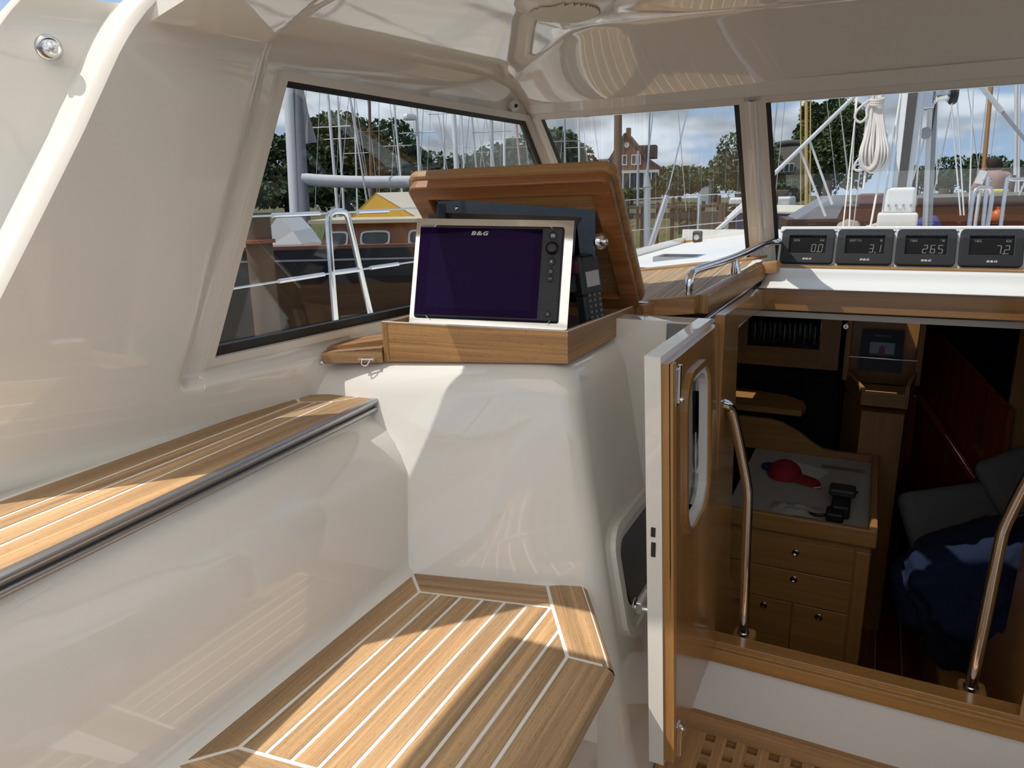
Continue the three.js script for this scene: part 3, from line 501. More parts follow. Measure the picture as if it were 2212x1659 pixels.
{ // four instrument displays on their white panel
  const M = new THREE.Matrix4().makeTranslation(0, 1.37, 0).multiply(new THREE.Matrix4().makeScale(KB, KB, KB)).multiply(new THREE.Matrix4().makeTranslation(0, -1.37, 0)).multiply(framed([-0.304, 1.126, -2.606], [1, 0, 0], [0, 0.126, -0.056])), W = 0.715, H = 0.140, p = (n, g, m, par, l) => part(n, at(M, Array.isArray(g) ? joined(g) : g), m, par, l);
  const t = thing('instrument_console', 'white console strip along the windscreen that carries the four displays', 'console');
  p('panel', lbox(0, W, -0.004, H, -0.05, 0, 0.006), whitePl, t);
  p('cover_edge', lbox(0.015, W - 0.004, 0.106 + 0.022, 0.1295, -0.001, 0.0008), std(0.55, 0.55, 0.54, 0.4), t);
  function lcd(code, unit, digits) {
    const W2 = 512, H2 = 288, c = document.createElement('canvas'); c.width = W2; c.height = H2; const x = c.getContext('2d');
    x.fillStyle = '#1a1b1c'; x.fillRect(0, 0, W2, H2); x.fillStyle = '#92938f'; x.strokeStyle = '#92938f';
    const seg = { 0: 'abcdef', 1: 'bc', 2: 'abged', 3: 'abgcd', 5: 'afgcd', 6: 'afgedc', 7: 'abc' };
    const dig = (d, X, Y, w, h) => { const k = w * 0.20; x.lineWidth = k; const A = { a: [0, 0, w, 0], b: [w, 0, w, h / 2], c: [w, h / 2, w, h], d: [0, h, w, h], e: [0, h / 2, 0, h], f: [0, 0, 0, h / 2], g: [0, h / 2, w, h / 2] }; for (const s of seg[d]) { const [x0, y0, x1, y1] = A[s], sl = (yy) => -(yy / h) * h * 0.07, dx = (x1 - x0) ? k * 0.12 : 0, dyy = (y1 - y0) ? k * 0.12 : 0; x.beginPath(); x.moveTo(X + x0 + sl(y0) + dx, Y + y0 + dyy); x.lineTo(X + x1 + sl(y1) - dx, Y + y1 - dyy); x.stroke(); } };
    let X = W2 - 92; for (const ch of digits.split('').reverse()) { if (ch === '.') { x.fillRect(X + 68, 246, 18, 16); } else { dig(ch, X, 128, 52, 124); X -= 96; } }
    x.font = 'bold 54px monospace'; x.fillText(code, 46, 74); x.textAlign = 'right'; x.fillText(unit, W2 - 26, 74);
    const tx = new THREE.CanvasTexture(c); tx.colorSpace = THREE.SRGBColorSpace; return phys(1, 1, 1, 0.18, { map: tx });
  }
  const facts = [['SOG', 'KN', '0.0'], ['DEPTH', 'M', '3.1'], ['TWd', '°M', '265'], ['TWS', 'KN', '7.2']];
  facts.forEach(([code, unit, digits], i) => {
    const x0 = 0.0125 + 0.1735 * i, w = 0.159, y0 = 0.0065, h = 0.113;
    const d = thing('instrument_display', `black marine display reading ${code} ${digits}`, 'display', 'four displays in the white panel');
    const shp = new THREE.Shape(), r = 0.010; const rr2 = (S, a, b, c, e, q) => { S.moveTo(a + q, c); S.lineTo(b - q, c); S.quadraticCurveTo(b, c, b, c + q); S.lineTo(b, e - q); S.quadraticCurveTo(b, e, b - q, e); S.lineTo(a + q, e); S.quadraticCurveTo(a, e, a, e - q); S.lineTo(a, c + q); S.quadraticCurveTo(a, c, a + q, c); };
    rr2(shp, x0, x0 + w, y0, y0 + h, r); const ho = new THREE.Path(); rr2(ho, x0 + 0.020, x0 + w - 0.020, y0 + 0.030, y0 + h - 0.018, 0.002); shp.holes.push(ho);
    const bez = new THREE.ExtrudeGeometry(shp, { depth: 0.012, bevelEnabled: true, bevelSize: 0.003, bevelThickness: 0.004, bevelSegments: 2, curveSegments: 6 }); bez.translate(0, 0, 0.001);
    p('bezel', bez, std(0.020, 0.022, 0.026, 0.42), d);
    const g = new THREE.PlaneGeometry(w - 0.046, h - 0.054); g.translate(x0 + w / 2, y0 + 0.030 + (h - 0.048) / 2, 0.006); p('lcd', g, lcd(code, unit, digits), d, 'grey liquid crystal figures');
    p('mask', lbox(x0 + 0.014, x0 + w - 0.014, y0 + 0.024, y0 + h - 0.014, 0.003, 0.0055), blackPl, d);
    const ly = y0 + 0.012, lg = shear(lettering('B&G', 0.0075), 0.18); lg.scale(1.35, 0.85, 1); lg.translate(x0 + w / 2 + 0.004, ly, 0.0165); p('logo', lg, inkWhite, d, 'B&G lettering');
  });
  const sc = []; for (const [x, y] of [[0.006, 0.004], [0.006, 0.120], [0.1755, 0.121], [0.1765, 0.002], [0.349, 0.121], [0.350, 0.002], [0.5225, 0.121], [0.5235, 0.002], [0.6985, 0.002]]) sc.push(lathe([[0, 0.0025], [0.003, 0.002], [0.0042, 0], [0, 0]], [x, y, 0.0004], [0, 0, 1], 10));
  sc.forEach((g) => p('screw', g, steel, t));
}
// ---------------------------------------------------------------- door, frame and sill
{
  const d = struct('door_1', 'companionway door swung open, white outside and varnished wood inside', 'door');
  const z0 = -1.385, z1 = -1.880, y0 = 0.078, y1 = 1.052, lean = 0.036 / 0.97, xf = (y) => -0.3115 - (y - y0) * lean;   // inboard face
  const rr3 = (a, b, c, e, q, n = 5) => { const o = []; for (const [cz, cy, a0] of [[a - q, c + q, 3], [b + q, c + q, 2], [b + q, e - q, 1], [a - q, e - q, 0]].reverse()) for (let k = 0; k <= n; k++) { const t = (a0 + k / n) * Math.PI / 2; o.push([cz + q * Math.cos(t), cy + q * Math.sin(t)]); } return o; };
  const F = (poly, dx) => poly.map(([z, y]) => [xf(y) + dx, y, z]);
  const rect = [[z0, y0], [z0, y1], [z1, y1], [z1, y0]], hole = rr3(-1.535, -1.735, 0.615, 0.955, 0.062), hole2 = rr3(-1.520, -1.750, 0.600, 0.970, 0.070), hole3 = rr3(-1.505, -1.765, 0.585, 0.985, 0.078);
  part('outer_skin', prism(F(rect, -0.022), [-0.034, 0, 0], null, [F(hole, -0.022)]), gel, d);
  part('inner_panel', prism(F([[z0 - 0.004, y0 + 0.012], [z0 - 0.004, y1 - 0.014], [z1, y1 - 0.014], [z1, y0 + 0.012]], -0.004), [-0.018, 0, 0], [0, 1, 0], [F(hole2, -0.004)]), varnish, d);
  part('edge_strip', prism(F([[z0 - 0.004, y0 + 0.012], [z0 - 0.004, y1 - 0.014], [z0 - 0.030, y1 - 0.014], [z0 - 0.030, y0 + 0.012]], 0.002), [-0.008, 0, 0], [0, 1, 0]), oakEdge, d);
  part('window_ring', prism(F(hole3, 0.004), [-0.010, 0, 0], [0, 1, 0], [F(hole2, 0.004)]), varnish, d);
  part('window_liner', prism(F(hole2, -0.003), [-0.05, 0, 0], null, [F(hole, -0.003)]), whitePl, d);
  part('window_pane', prism(F(hole, -0.030), [-0.006, 0, 0]), phys(0.02, 0.024, 0.026, 0.03), d, 'dark window pane');
  const bolt = (y, up) => { const b = part('bolt', joined([bx(xf(y) - 0.002, xf(y) + 0.006, y - 0.040, y + 0.040, z0 - 0.050, z0 - 0.022, [0, 1, 0], 0.002)]), steel, d); part('bolt_rod', [cyl([xf(y) + 0.007, y - 0.035 * up, z0 - 0.036], [xf(y) + 0.007, y + 0.046 * up, z0 - 0.036], 0.005), ball([xf(y) + 0.012, y - 0.028 * up, z0 - 0.036], 0.006)], chrome, b); };
  bolt(0.985, 1); bolt(0.135, -1);
  part('lock_slot', [bx(xf(0.66) - 0.046, xf(0.66) - 0.036, 0.655, 0.677, z0 - 0.002, z0 + 0.0012), bx(xf(0.62) - 0.046, xf(0.62) - 0.036, 0.608, 0.642, z0 - 0.002, z0 + 0.0012)], blackPl, d);
  part('handle', [cyl([xf(0.43) - 0.056, 0.43, z0 - 0.07], [xf(0.43) - 0.105, 0.43, z0 - 0.07], 0.009), lathe([[0, 0.004], [0.024, 0.003], [0.024, 0], [0, 0]], [xf(0.43) - 0.108, 0.43, z0 - 0.07], [1, 0, 0], 18), bx(xf(0.43) - 0.10, xf(0.43) - 0.085, 0.425, 0.455, z0 - 0.12, z0 - 0.05, [1, 0, 0], 0.004)], steel, d);
}
{
  const s = struct('trim_5', 'wooden sill and side cheeks of the companionway', 'trim');
  part('sill_board', bx(-0.375, 0.50, 0.030, 0.072, -1.930, -1.888, [1, 0, 0], 0.004), oakEdge, s);
  part('sill_cap', bx(-0.372, 0.50, 0.070, 0.092, -1.955, -1.902, [1, 0, 0], 0.003), varnish, s);
  part('sill_bead', cyl([-0.372, 0.074, -1.902], [0.50, 0.074, -1.902], 0.004), oakEdge, s);
  const cheek = (x, th) => prism([[x, 0.085, -1.90], [x, 1.062, -1.885], [x, 1.045, -2.60], [x, 0.973, -2.60], [x, 1.000, -2.105], [x, 0.16, -2.20], [x, 0.12, -2.23], [x, 0.095, -2.29], [x, -0.10, -2.50], [x, -0.45, -2.50], [x, -0.45, -1.98], [x, 0.03, -1.96], [x, 0.06, -1.96]], [th, 0, 0], [0, 1, 0]);
  part('cheek', cheek(XL, -0.025), varnish, s); part('cheek', cheek(XR, 0.025), varnish, s);
  part('jamb_block', bx(-0.40, -0.352, 0.985, 1.035, -1.90, -1.86, [0, 1, 0], 0.002), teakGrey, s);
}
function stepRail(sgn, label) {
  const r = thing('companionway_handrail', label, 'handrail'), m = (x) => (sgn < 0 ? x : 2 * CX - x - 0.012);
  part('tube', tube([[m(-0.345), 0.808, -1.945], [m(-0.330), 0.800, -1.955], [m(-0.318), 0.775, -1.97], [m(-0.295), 0.67, -1.99], [m(-0.272), 0.56, -2.0], [m(-0.266), 0.50, -2.0], [m(-0.261), 0.30, -2.0], [m(-0.254), 0.078, -2.0]], 0.0145, 60, 14), chrome, r);
  part('end_collar', cyl([m(-0.254), 0.072, -2.0], [m(-0.254), 0.082, -2.0], 0.018), steel, r);
}
stepRail(-1, 'bent steel handrail by the open door, left of the companionway'); stepRail(1, 'bent steel handrail at the right edge of the companionway');
{
  const s = thing('companionway_step', 'top wooden step with two rounded side blocks inside the companionway', 'step');
  part('tread', prism([[-0.30, 0.0, -2.0], [-0.235, 0.012, -2.02], [-0.02, -0.03, -2.13], [0.11, -0.03, -2.13], [0.325, 0.012, -2.02], [0.39, 0.0, -2.0]], [0, -0.04, 0.0], [1, 0, 0]), varnish, s);
  for (const x of [-0.262, 0.330]) part('side_block', bx(x - 0.024, x + 0.042, -0.12, 0.070, -2.055, -1.975, [0, 1, 0], 0.014), oakEdge, s);
}

// ================================================================ the cabin below
const FY = -0.80;
const cabinDark = wood(OAK, 0.92, 0.84, 0.74, 0.35), cabinOak = cabinDark, navyCloth = std(0.010, 0.011, 0.016, 0.95), liner = std(0.55, 0.52, 0.47, 0.8);
{
  const s = struct('wall_cabin', 'dark wooden walls of the cabin seen through the companionway', 'wall');
  part('port_lining', bx(-1.34, -1.30, FY, 0.955, -5.6, -1.98, [0, 0, 1]), cabinDark, s);
  part('starboard_lining', bx(1.39, 1.43, FY, 0.955, -5.6, -1.98, [0, 0, 1]), cabinDark, s);
  part('forward_lining', bx(-1.34, 1.43, FY, 1.02, -5.64, -5.60, [1, 0, 0]), cabinDark, s);
  part('step_lining', bx(-1.34, 1.43, FY, -0.05, -1.98, -1.965, [1, 0, 0]), cabinDark, s);
  const f = struct('floor_cabin', 'dark mahogany cabin floor with thin pale seams', 'floor');
  for (let i = 0; i < 24; i++) part('floor_plank', bx(-1.28 + 0.112 * i, -1.28 + 0.112 * (i + 1) - 0.006, FY - 0.02, FY, -5.6, -1.98, [0, 0, 1]), varnishDark, f);
  part('seam', bx(-1.3, 1.4, FY - 0.03, FY - 0.002, -5.6, -1.98), std(0.45, 0.36, 0.25, 0.6), f);
}
{ // coachroof: white deck over the cabin with three glazed deck hatches
  const c = struct('wall_coachroof', 'white non-slip coachroof deck in front of the windscreen', 'deck');
  const T = (x, z) => 1.105 - 0.060 * Math.pow((x - CX) / 1.0, 2) - 0.003 * (z + 2.9);
  const hs = [[-0.98, -0.80, -3.72, -3.56], [-0.32, -0.10, -3.74, -3.50], [-0.02, 0.12, -4.12, -3.92]];
  const CY = 0.945, out = [[-1.30, CY, -2.62], [1.39, CY, -2.62], [1.39, CY, -5.62], [-1.30, CY, -5.62]];
  part('cabin_ceiling', prism(out, [0, 0.02, 0], [1, 0, 0], hs.map(([a, b, z0, z1]) => [[a, CY, z0], [b, CY, z0], [b, CY, z1], [a, CY, z1]])), liner, c);
  part('inner_deck', bx(-0.36, 1.39, 0.985, 1.040, -2.98, -2.66), whitePl, c);
  part('side_deckhead', [bx(-1.34, -0.36, 0.962, 0.982, -2.98, -2.50), bx(-1.34, -0.362, 0.962, 0.982, -2.50, -1.98), bx(0.45, 1.43, 0.962, 0.982, -2.62, -1.98)], liner, c);
  const rows = [[], [], []]; const xsA = [-1.34]; for (let i = 1; i <= 24; i++) xsA.push(-1.34 + 2.77 * i / 24);
  // deck skin built in strips around the hatch openings
  const skin = (x0, x1, z0, z1) => { const r = []; for (let i = 0; i <= 6; i++) { const rr1 = []; for (let j = 0; j <= 6; j++) { const x = mixn(x0, x1, i / 6), z = mixn(z0, z1, j / 6); rr1.push([x, T(x, z), z]); } r.push(rr1); } return loft(r); };
  const xs = [-1.34, -0.98, -0.80, -0.32, -0.10, -0.02, 0.12, 1.43], zs = [-2.94, -3.50, -3.56, -3.72, -3.74, -3.92, -4.12, -5.62], tiles = [];
  for (let i = 0; i < 7; i++) for (let j = 0; j < 7; j++) { const mx = (xs[i] + xs[i + 1]) / 2, mz = (zs[j] + zs[j + 1]) / 2; if (!hs.some(([a, b, z0, z1]) => mx > a && mx < b && mz > z0 && mz < z1)) tiles.push(skin(xs[i], xs[i + 1], zs[j], zs[j + 1])); }
  const nonslip = texture(256, 256, (u, v) => { const n = 160 + 95 * vn(u * 64, v * 64, 64, 64); return [n, n, n]; }, false);
  part('deck_skin', mergeVertices(joined(tiles)), std(0.74, 0.75, 0.74, 0.75, { bumpMap: nonslip, bumpScale: 0.001 }), c);
  for (const [a, b, z0, z1] of hs) { const y = T((a + b) / 2, (z0 + z1) / 2) - 0.008; const m = (a + b) / 2, fr = part('deck_hatch_frame', joined([bx(a - 0.02, a, CY, y + 0.02, z0, z1), bx(b, b + 0.02, CY, y + 0.02, z0, z1), bx(a - 0.02, b + 0.02, CY, y + 0.02, z1, z1 + 0.02), bx(a - 0.02, b + 0.02, CY, y + 0.02, z0 - 0.02, z0)]), alu, c); part('deck_hatch_pane', bx(a, b, y, y + 0.006, z0, z1), glass, fr); }
  part('deck_edge', [bx(-1.36, -1.34, 0.78, 1.04, -5.62, -1.98), bx(1.43, 1.45, 0.78, 1.04, -5.62, -1.98), bx(-1.36, 1.45, 0.78, 1.10, -5.68, -5.62)], gel, c);
  const d = struct('floor_sidedeck', 'port side deck of the yacht outside the side window', 'deck');
  part('deck', [bx(-2.06, -1.36, 0.72, 0.80, -7.2, 1.2), bx(1.45, 2.15, 0.72, 0.80, -7.2, 1.2), bx(-2.06, 2.15, 0.72, 0.80, -9.2, -5.62)], std(0.72, 0.71, 0.67, 0.6), d);
  part('hull', [bx(-2.10, -2.05, -1.3, 0.84, -9.2, 1.2), bx(2.15, 2.20, -1.3, 0.84, -9.2, 1.2)], gel, d);
}
{ // drawer unit with the worktop
  const u = thing('galley_unit', 'light wooden galley cabinet with drawers and round catches in the cabin', 'cabinet');
  const z = -2.80;
  part('body', bx(-0.46, 0.088, FY, 0.062, -3.62, z, [1, 0, 0], 0.012), cabinOak, u);
  const face = (n, x0, x1, y0, y1, kx, ky) => { const d = part(n, bx(x0, x1, y0, y1, z - 0.004, z + 0.010, [1, 0, 0], 0.003), cabinOak, u); part('catch', [lathe([[0.014, 0], [0.014, 0.005], [0.009, 0.006], [0.008, 0.002], [0, 0.002]], [kx, ky, z + 0.010], [0, 0, 1], 18)], steel, d); };
  face('drawer', -0.445, 0.030, -0.100, 0.030, -0.178, -0.020); face('drawer', -0.445, 0.030, -0.242, -0.104, -0.176, -0.137);
  face('cabinet_door', -0.445, -0.176, -0.76, -0.246, -0.282, -0.280); face('cabinet_door', -0.172, 0.030, -0.76, -0.246, -0.072, -0.280);
  part('stile', bx(0.034, 0.086, -0.78, 0.030, z - 0.004, z + 0.008, [0, 1, 0], 0.006), cabinOak, u);
  const w = thing('galley_worktop', 'pale worktop with a raised wooden rim on the galley cabinet', 'worktop');
  part('top', bx(-0.46, 0.070, 0.064, 0.104, -3.62, -2.79), std(0.48, 0.46, 0.44, 0.4), w);
  part('rim', bx(-0.46, 0.100, 0.064, 0.138, -2.79, -2.765, [1, 0, 0], 0.008), cabinOak, w); part('rim', bx(0.070, 0.100, 0.064, 0.145, -3.62, -2.77, [0, 0, 1], 0.008), cabinOak, w);
  part('fiddle', prism([[-0.62, 0.10, -3.63], [-0.62, 0.262, -3.63], [-0.40, 0.262, -3.63], [-0.34, 0.250, -3.63], [-0.27, 0.215, -3.63], [-0.20, 0.168, -3.63], [-0.15, 0.140, -3.63], [-0.10, 0.134, -3.63], [0.10, 0.136, -3.63], [0.10, 0.10, -3.63]], [0, 0, -0.022], [1, 0, 0]), cabinOak, w);
  part('vent_strip', bx(-0.14, 0.045, 0.103, 0.107, -3.50, -3.455), std(0.25, 0.22, 0.17, 0.5), w);
}
{ // small things lying on the worktop
  const Y0 = 0.104, red = std(0.30, 0.012, 0.02, 0.8);
  const c = thing('red_cap', 'red baseball cap with a white edged peak on the galley worktop', 'cap');
  const dome = []; for (let i = 0; i <= 10; i++) { const a = i / 10 * Math.PI / 2, r = []; for (let j = 0; j <= 20; j++) { const b = j / 20 * Math.PI * 2; r.push([-0.285 + 0.075 * Math.cos(a) * Math.cos(b), Y0 + 0.002 + 0.068 * Math.sin(a), -3.30 + 0.095 * Math.cos(a) * Math.sin(b)]); } dome.push(r); }
  part('crown', loft(dome), red, c);
  const pk = []; for (let i = 0; i <= 8; i++) { const t = i / 8, r = []; for (let j = 0; j <= 12; j++) { const b = -1.25 + 2.5 * j / 12, R0 = 0.078, R1 = 0.078 + t * 0.085; const ax = Math.cos(b - 0.45), az = Math.sin(b - 0.45 + 0.9); r.push([-0.285 + R0 * Math.cos(b) * 0.55 + t * 0.10 + 0.02, Y0 + 0.012 + 0.010 * (1 - (b / 1.25) ** 2) - 0.008 * t, -3.27 + (0.060 - 0.006 * t) * b / 1.25 * 1.0 + t * 0.075 * Math.cos(b * 0.9)]); } pk.push(r); }
  part('peak', slab(pk, [0, 0.003, 0]), red, c); part('peak_edge', tube(pk[8], 0.0025, 24, 6), whitePl, c);
  const bl = single('blue_cloth', [ball([-0.355, Y0 + 0.016, -3.34], 0.04, 1, 0.45, 0.9)], std(0.015, 0.03, 0.10, 0.9), 'small crumpled blue cloth tucked behind the red cap', 'cloth');
  const k = thing('camera_mount', 'black clamp gadget standing on the galley worktop beside the pen', 'gadget');
  part('head', bx(-0.085, 0.015, Y0 + 0.050, Y0 + 0.085, -3.08, -3.00, [1, 0, 0], 0.012), std(0.03, 0.03, 0.032, 0.5), k);
  part('body', [bx(-0.070, 0.000, Y0, Y0 + 0.055, -3.03, -2.90, [1, 0, 0], 0.010), bx(-0.085, -0.02, Y0, Y0 + 0.04, -2.93, -2.85, [1, 0, 0], 0.010)], std(0.008, 0.008, 0.009, 0.5), k);
  part('strap', [tube([[-0.08, Y0 + 0.02, -2.88], [-0.12, Y0 + 0.015, -2.87], [-0.165, Y0 + 0.01, -2.90]], 0.007, 10, 6)], blackPl, k);
  single('pen', [cyl([-0.020, Y0 + 0.006, -3.14], [0.020, Y0 + 0.006, -3.20], 0.005), cyl([0.020, Y0 + 0.006, -3.20], [0.026, Y0 + 0.006, -3.209], 0.004, 0.001)], blackPl, 'black pen lying behind the clamp gadget', 'pen');
  single('black_case', [bx(-0.205, -0.105, Y0, Y0 + 0.022, -2.82, -2.795, [1, 0, 0], 0.006)], std(0.006, 0.006, 0.006, 0.6), 'flat black case at the front rim of the galley worktop', 'case');
  const bag = []; for (let i = 0; i <= 14; i++) { const r = []; for (let j = 0; j <= 14; j++) { const x = -0.30 + 0.20 * i / 14, z = -2.98 + 0.15 * j / 14, e = Math.sin(i / 14 * Math.PI) * Math.sin(j / 14 * Math.PI); r.push([x, Y0 + 0.002 + e * (0.012 + 0.028 * vn(x * 40, z * 40 + 5)), z]); } bag.push(r); }
  single('plastic_bag', [loft(bag)], phys(0.75, 0.75, 0.73, 0.15, { transmission: 0.5, thickness: 0 }), 'crumpled clear plastic bag on the front left of the worktop', 'bag');
  single('paper_sheet', [prism([[-0.27, Y0 + 0.0015, -3.50], [-0.10, Y0 + 0.0015, -3.42], [-0.16, Y0 + 0.0015, -3.26], [-0.30, Y0 + 0.0015, -3.33]], [0, -0.001, 0])], std(0.70, 0.70, 0.68, 0.8), 'white paper sheet half under the red cap', 'paper');
}
{ // saloon furniture further forward
  const t = thing('saloon_table', 'wooden saloon table with a rounded corner at the left of the cabin', 'table');
  part('table_top', prism([[-1.25, 0.315, -4.05], [-0.56, 0.315, -3.98], [-0.36, 0.315, -3.93], [-0.270, 0.315, -3.84], [-0.247, 0.315, -3.74], [-0.262, 0.315, -3.66], [-1.25, 0.315, -3.66]], [0, -0.03, 0], [1, 0, 0]), cabinOak, t);
  part('leg', cyl([-0.75, FY, -3.85], [-0.75, 0.29, -3.85], 0.03), cabinDark, t);
  const c = thing('wooden_column', 'slim wooden cabinet column with a tray top behind the galley', 'cabinet');
  part('body', prism([[0.005, FY, -3.66], [0.185, FY, -3.66], [0.225, FY, -4.02], [-0.085, FY, -4.02]], [0, 1.145, 0], [0, 1, 0]), cabinOak, c);
  part('tray_bottom', prism([[0.000, 0.372, -3.70], [0.180, 0.372, -3.70], [0.225, 0.372, -4.06], [-0.085, 0.372, -4.06]], [0, 0.012, 0], [1, 0, 0]), cabinOak, c);
  part('tray_rim', [bx(-0.006, 0.190, 0.362, 0.432, -3.715, -3.695, [1, 0, 0], 0.006), prism([[-0.006, 0.362, -3.70], [0.012, 0.362, -3.70], [-0.072, 0.362, -4.06], [-0.092, 0.362, -4.06]], [0, 0.085, 0], [0, 0, 1]), prism([[0.178, 0.362, -3.70], [0.196, 0.362, -3.70], [0.24, 0.362, -4.06], [0.222, 0.362, -4.06]], [0, 0.11, 0], [0, 0, 1])], cabinOak, c);
  const s = thing('book_shelf', 'wooden shelf niche with a thin steel retaining bar above the column', 'shelf');
  part('back', bx(-0.10, 0.245, 0.37, 1.0, -4.16, -4.14, [0, 1, 0]), cabinDark, s); part('post', bx(-0.105, -0.075, 0.40, 1.0, -4.14, -4.02, [0, 1, 0], 0.006), cabinOak, s); part('post', bx(0.225, 0.255, 0.40, 1.0, -4.14, -4.02, [0, 1, 0], 0.006), cabinOak, s);
  part('bar', cyl([-0.08, 0.530, -4.02], [0.23, 0.530, -4.02], 0.0035), steel, s);
  const bk = thing('picture_book', 'dark blue book with a small picture of a red figure on the shelf', 'book');
  const M = framed([-0.030, 0.452, -4.060], [1, 0, 0], [0, 0.98, -0.17]);
  part('cover', at(M, lbox(0, 0.196, 0, 0.215, -0.02, 0)), std(0.012, 0.014, 0.030, 0.5), bk);
  const cv = document.createElement('canvas'); cv.width = 256; cv.height = 150; const x2 = cv.getContext('2d'); x2.fillStyle = '#8fa3bd'; x2.fillRect(0, 0, 256, 150); x2.fillStyle = '#2b3240'; x2.fillRect(0, 128, 256, 22); x2.fillStyle = '#7c2026'; x2.beginPath(); x2.moveTo(92, 150); x2.lineTo(100, 60); x2.lineTo(128, 26); x2.lineTo(156, 62); x2.lineTo(162, 150); x2.fill();
  const pt = new THREE.CanvasTexture(cv); pt.colorSpace = THREE.SRGBColorSpace; const pg = new THREE.PlaneGeometry(0.115, 0.068); pg.translate(0.099, 0.118, 0.0006); part('picture', at(M, pg), std(1, 1, 1, 0.4, { map: pt }), bk);
  part('title', at(M, joined([0, 1, 2, 3, 4, 5, 6, 7, 8].map((i) => lbox(0.062 + i * 0.0088, 0.065 + i * 0.0088, 0.181, 0.191, 0, 0.0006)))), inkGrey, bk, 'faint row of pale print');
  const g = thing('glass_cabinet', 'wooden cabinet with rows of drinking glasses behind a pane in the cabin', 'cabinet');
  const zc = -4.06; part('frame', [bx(-0.70, -0.60, 0.44, 1.0, zc - 0.02, zc, [0, 1, 0]), bx(-0.225, -0.13, 0.44, 1.0, zc - 0.02, zc, [0, 1, 0]), bx(-0.60, -0.225, 0.44, 0.545, zc - 0.02, zc, [1, 0, 0]), bx(-0.60, -0.225, 0.92, 1.0, zc - 0.02, zc, [1, 0, 0])], cabinDark, g);
  part('back', bx(-0.70, -0.13, 0.44, 1.0, zc - 0.30, zc - 0.28, [1, 0, 0]), navyCloth, g); part('shelf', bx(-0.69, -0.14, 0.53, 0.545, zc - 0.28, zc - 0.02, [1, 0, 0]), cabinDark, g); part('pane', bx(-0.60, -0.225, 0.545, 0.92, zc - 0.013, zc - 0.010), glass, g);
  const gl = phys(0.95, 0.97, 0.97, 0.02, { transmission: 1, thickness: 0, ior: 1.5 });
  for (let r = 0; r < 2; r++) for (let i = 0; i < 7; i++) single('drinking_glass', [lathe([[0, 0], [0.020, 0], [0.021, 0.012], [0.022, 0.02], [0.024, 0.11], [0.0225, 0.11], [0.0205, 0.02], [0, 0.016]], [-0.57 + i * 0.052 + r * 0.02, 0.546, zc - 0.07 - r * 0.08], [0, 1, 0], 16)], gl, 'clear tumbler in the glass fronted cabinet', 'glass', 'tumblers in the glass cabinet');
  const k = thing('cabin_latch', 'small brass coloured latch beside the glass cabinet', 'latch'); part('knob', [ball([-0.108, 0.690, -4.0], 0.016, 0.7, 1.2, 0.7), cyl([-0.108, 0.69, -4.02], [-0.108, 0.69, -3.99], 0.012)], steel, k);
  single('settee_back', [bx(-1.28, -0.10, FY, 0.44, -4.36, -4.20, [1, 0, 0], 0.05)], navyCloth, 'black upholstered settee back under the glass cabinet', 'cushion');
  single('dark_curtain', [bx(-0.13, -0.10, 0.44, 1.02, -4.30, -4.16, [1, 0, 0], 0.01)], navyCloth, 'dark lining strip right of the glass cabinet', 'panel');
  const p = thing('mahogany_partition', 'sunlit mahogany partition with a thick top rail right of the column', 'partition');
  part('panel', prism([[0.225, -0.35, -4.45], [0.575, -0.35, -3.62], [0.575, 0.43, -3.62], [0.225, 0.72, -4.45]], [0.02, 0, 0.01], [0, 1, 0]), varnishDark, p);
  part('rail', tube([[0.265, 0.300, -4.28], [0.50, 0.065, -3.66]], 0.022, 6, 10), varnishDark, p);
  part('post', bx(0.205, 0.268, -0.1, 0.31, -4.33, -4.22, [0, 1, 0], 0.012), varnishDark, p);
  single('cabin_bulkhead', [bx(0.58, 1.38, FY, 1.02, -3.70, -3.66, [0, 1, 0])], cabinDark, 'dark wooden bulkhead at the right of the cabin', 'bulkhead');
  single('berth_cover', [bx(0.29, 1.30, -0.3, 0.60, -5.2, -4.55, [1, 0, 0], 0.05)], std(0.012, 0.02, 0.05, 0.9), 'dark blue bedding in the forward cabin', 'bedding');
  single('folded_chart', [prism([[0.40, 0.615, -4.75], [0.62, 0.615, -4.70], [0.64, 0.65, -4.85], [0.43, 0.66, -4.92]], [0, 0.01, 0])], std(0.7, 0.7, 0.72, 0.8), 'pale folded sheet lying on the dark blue bedding', 'paper');
}
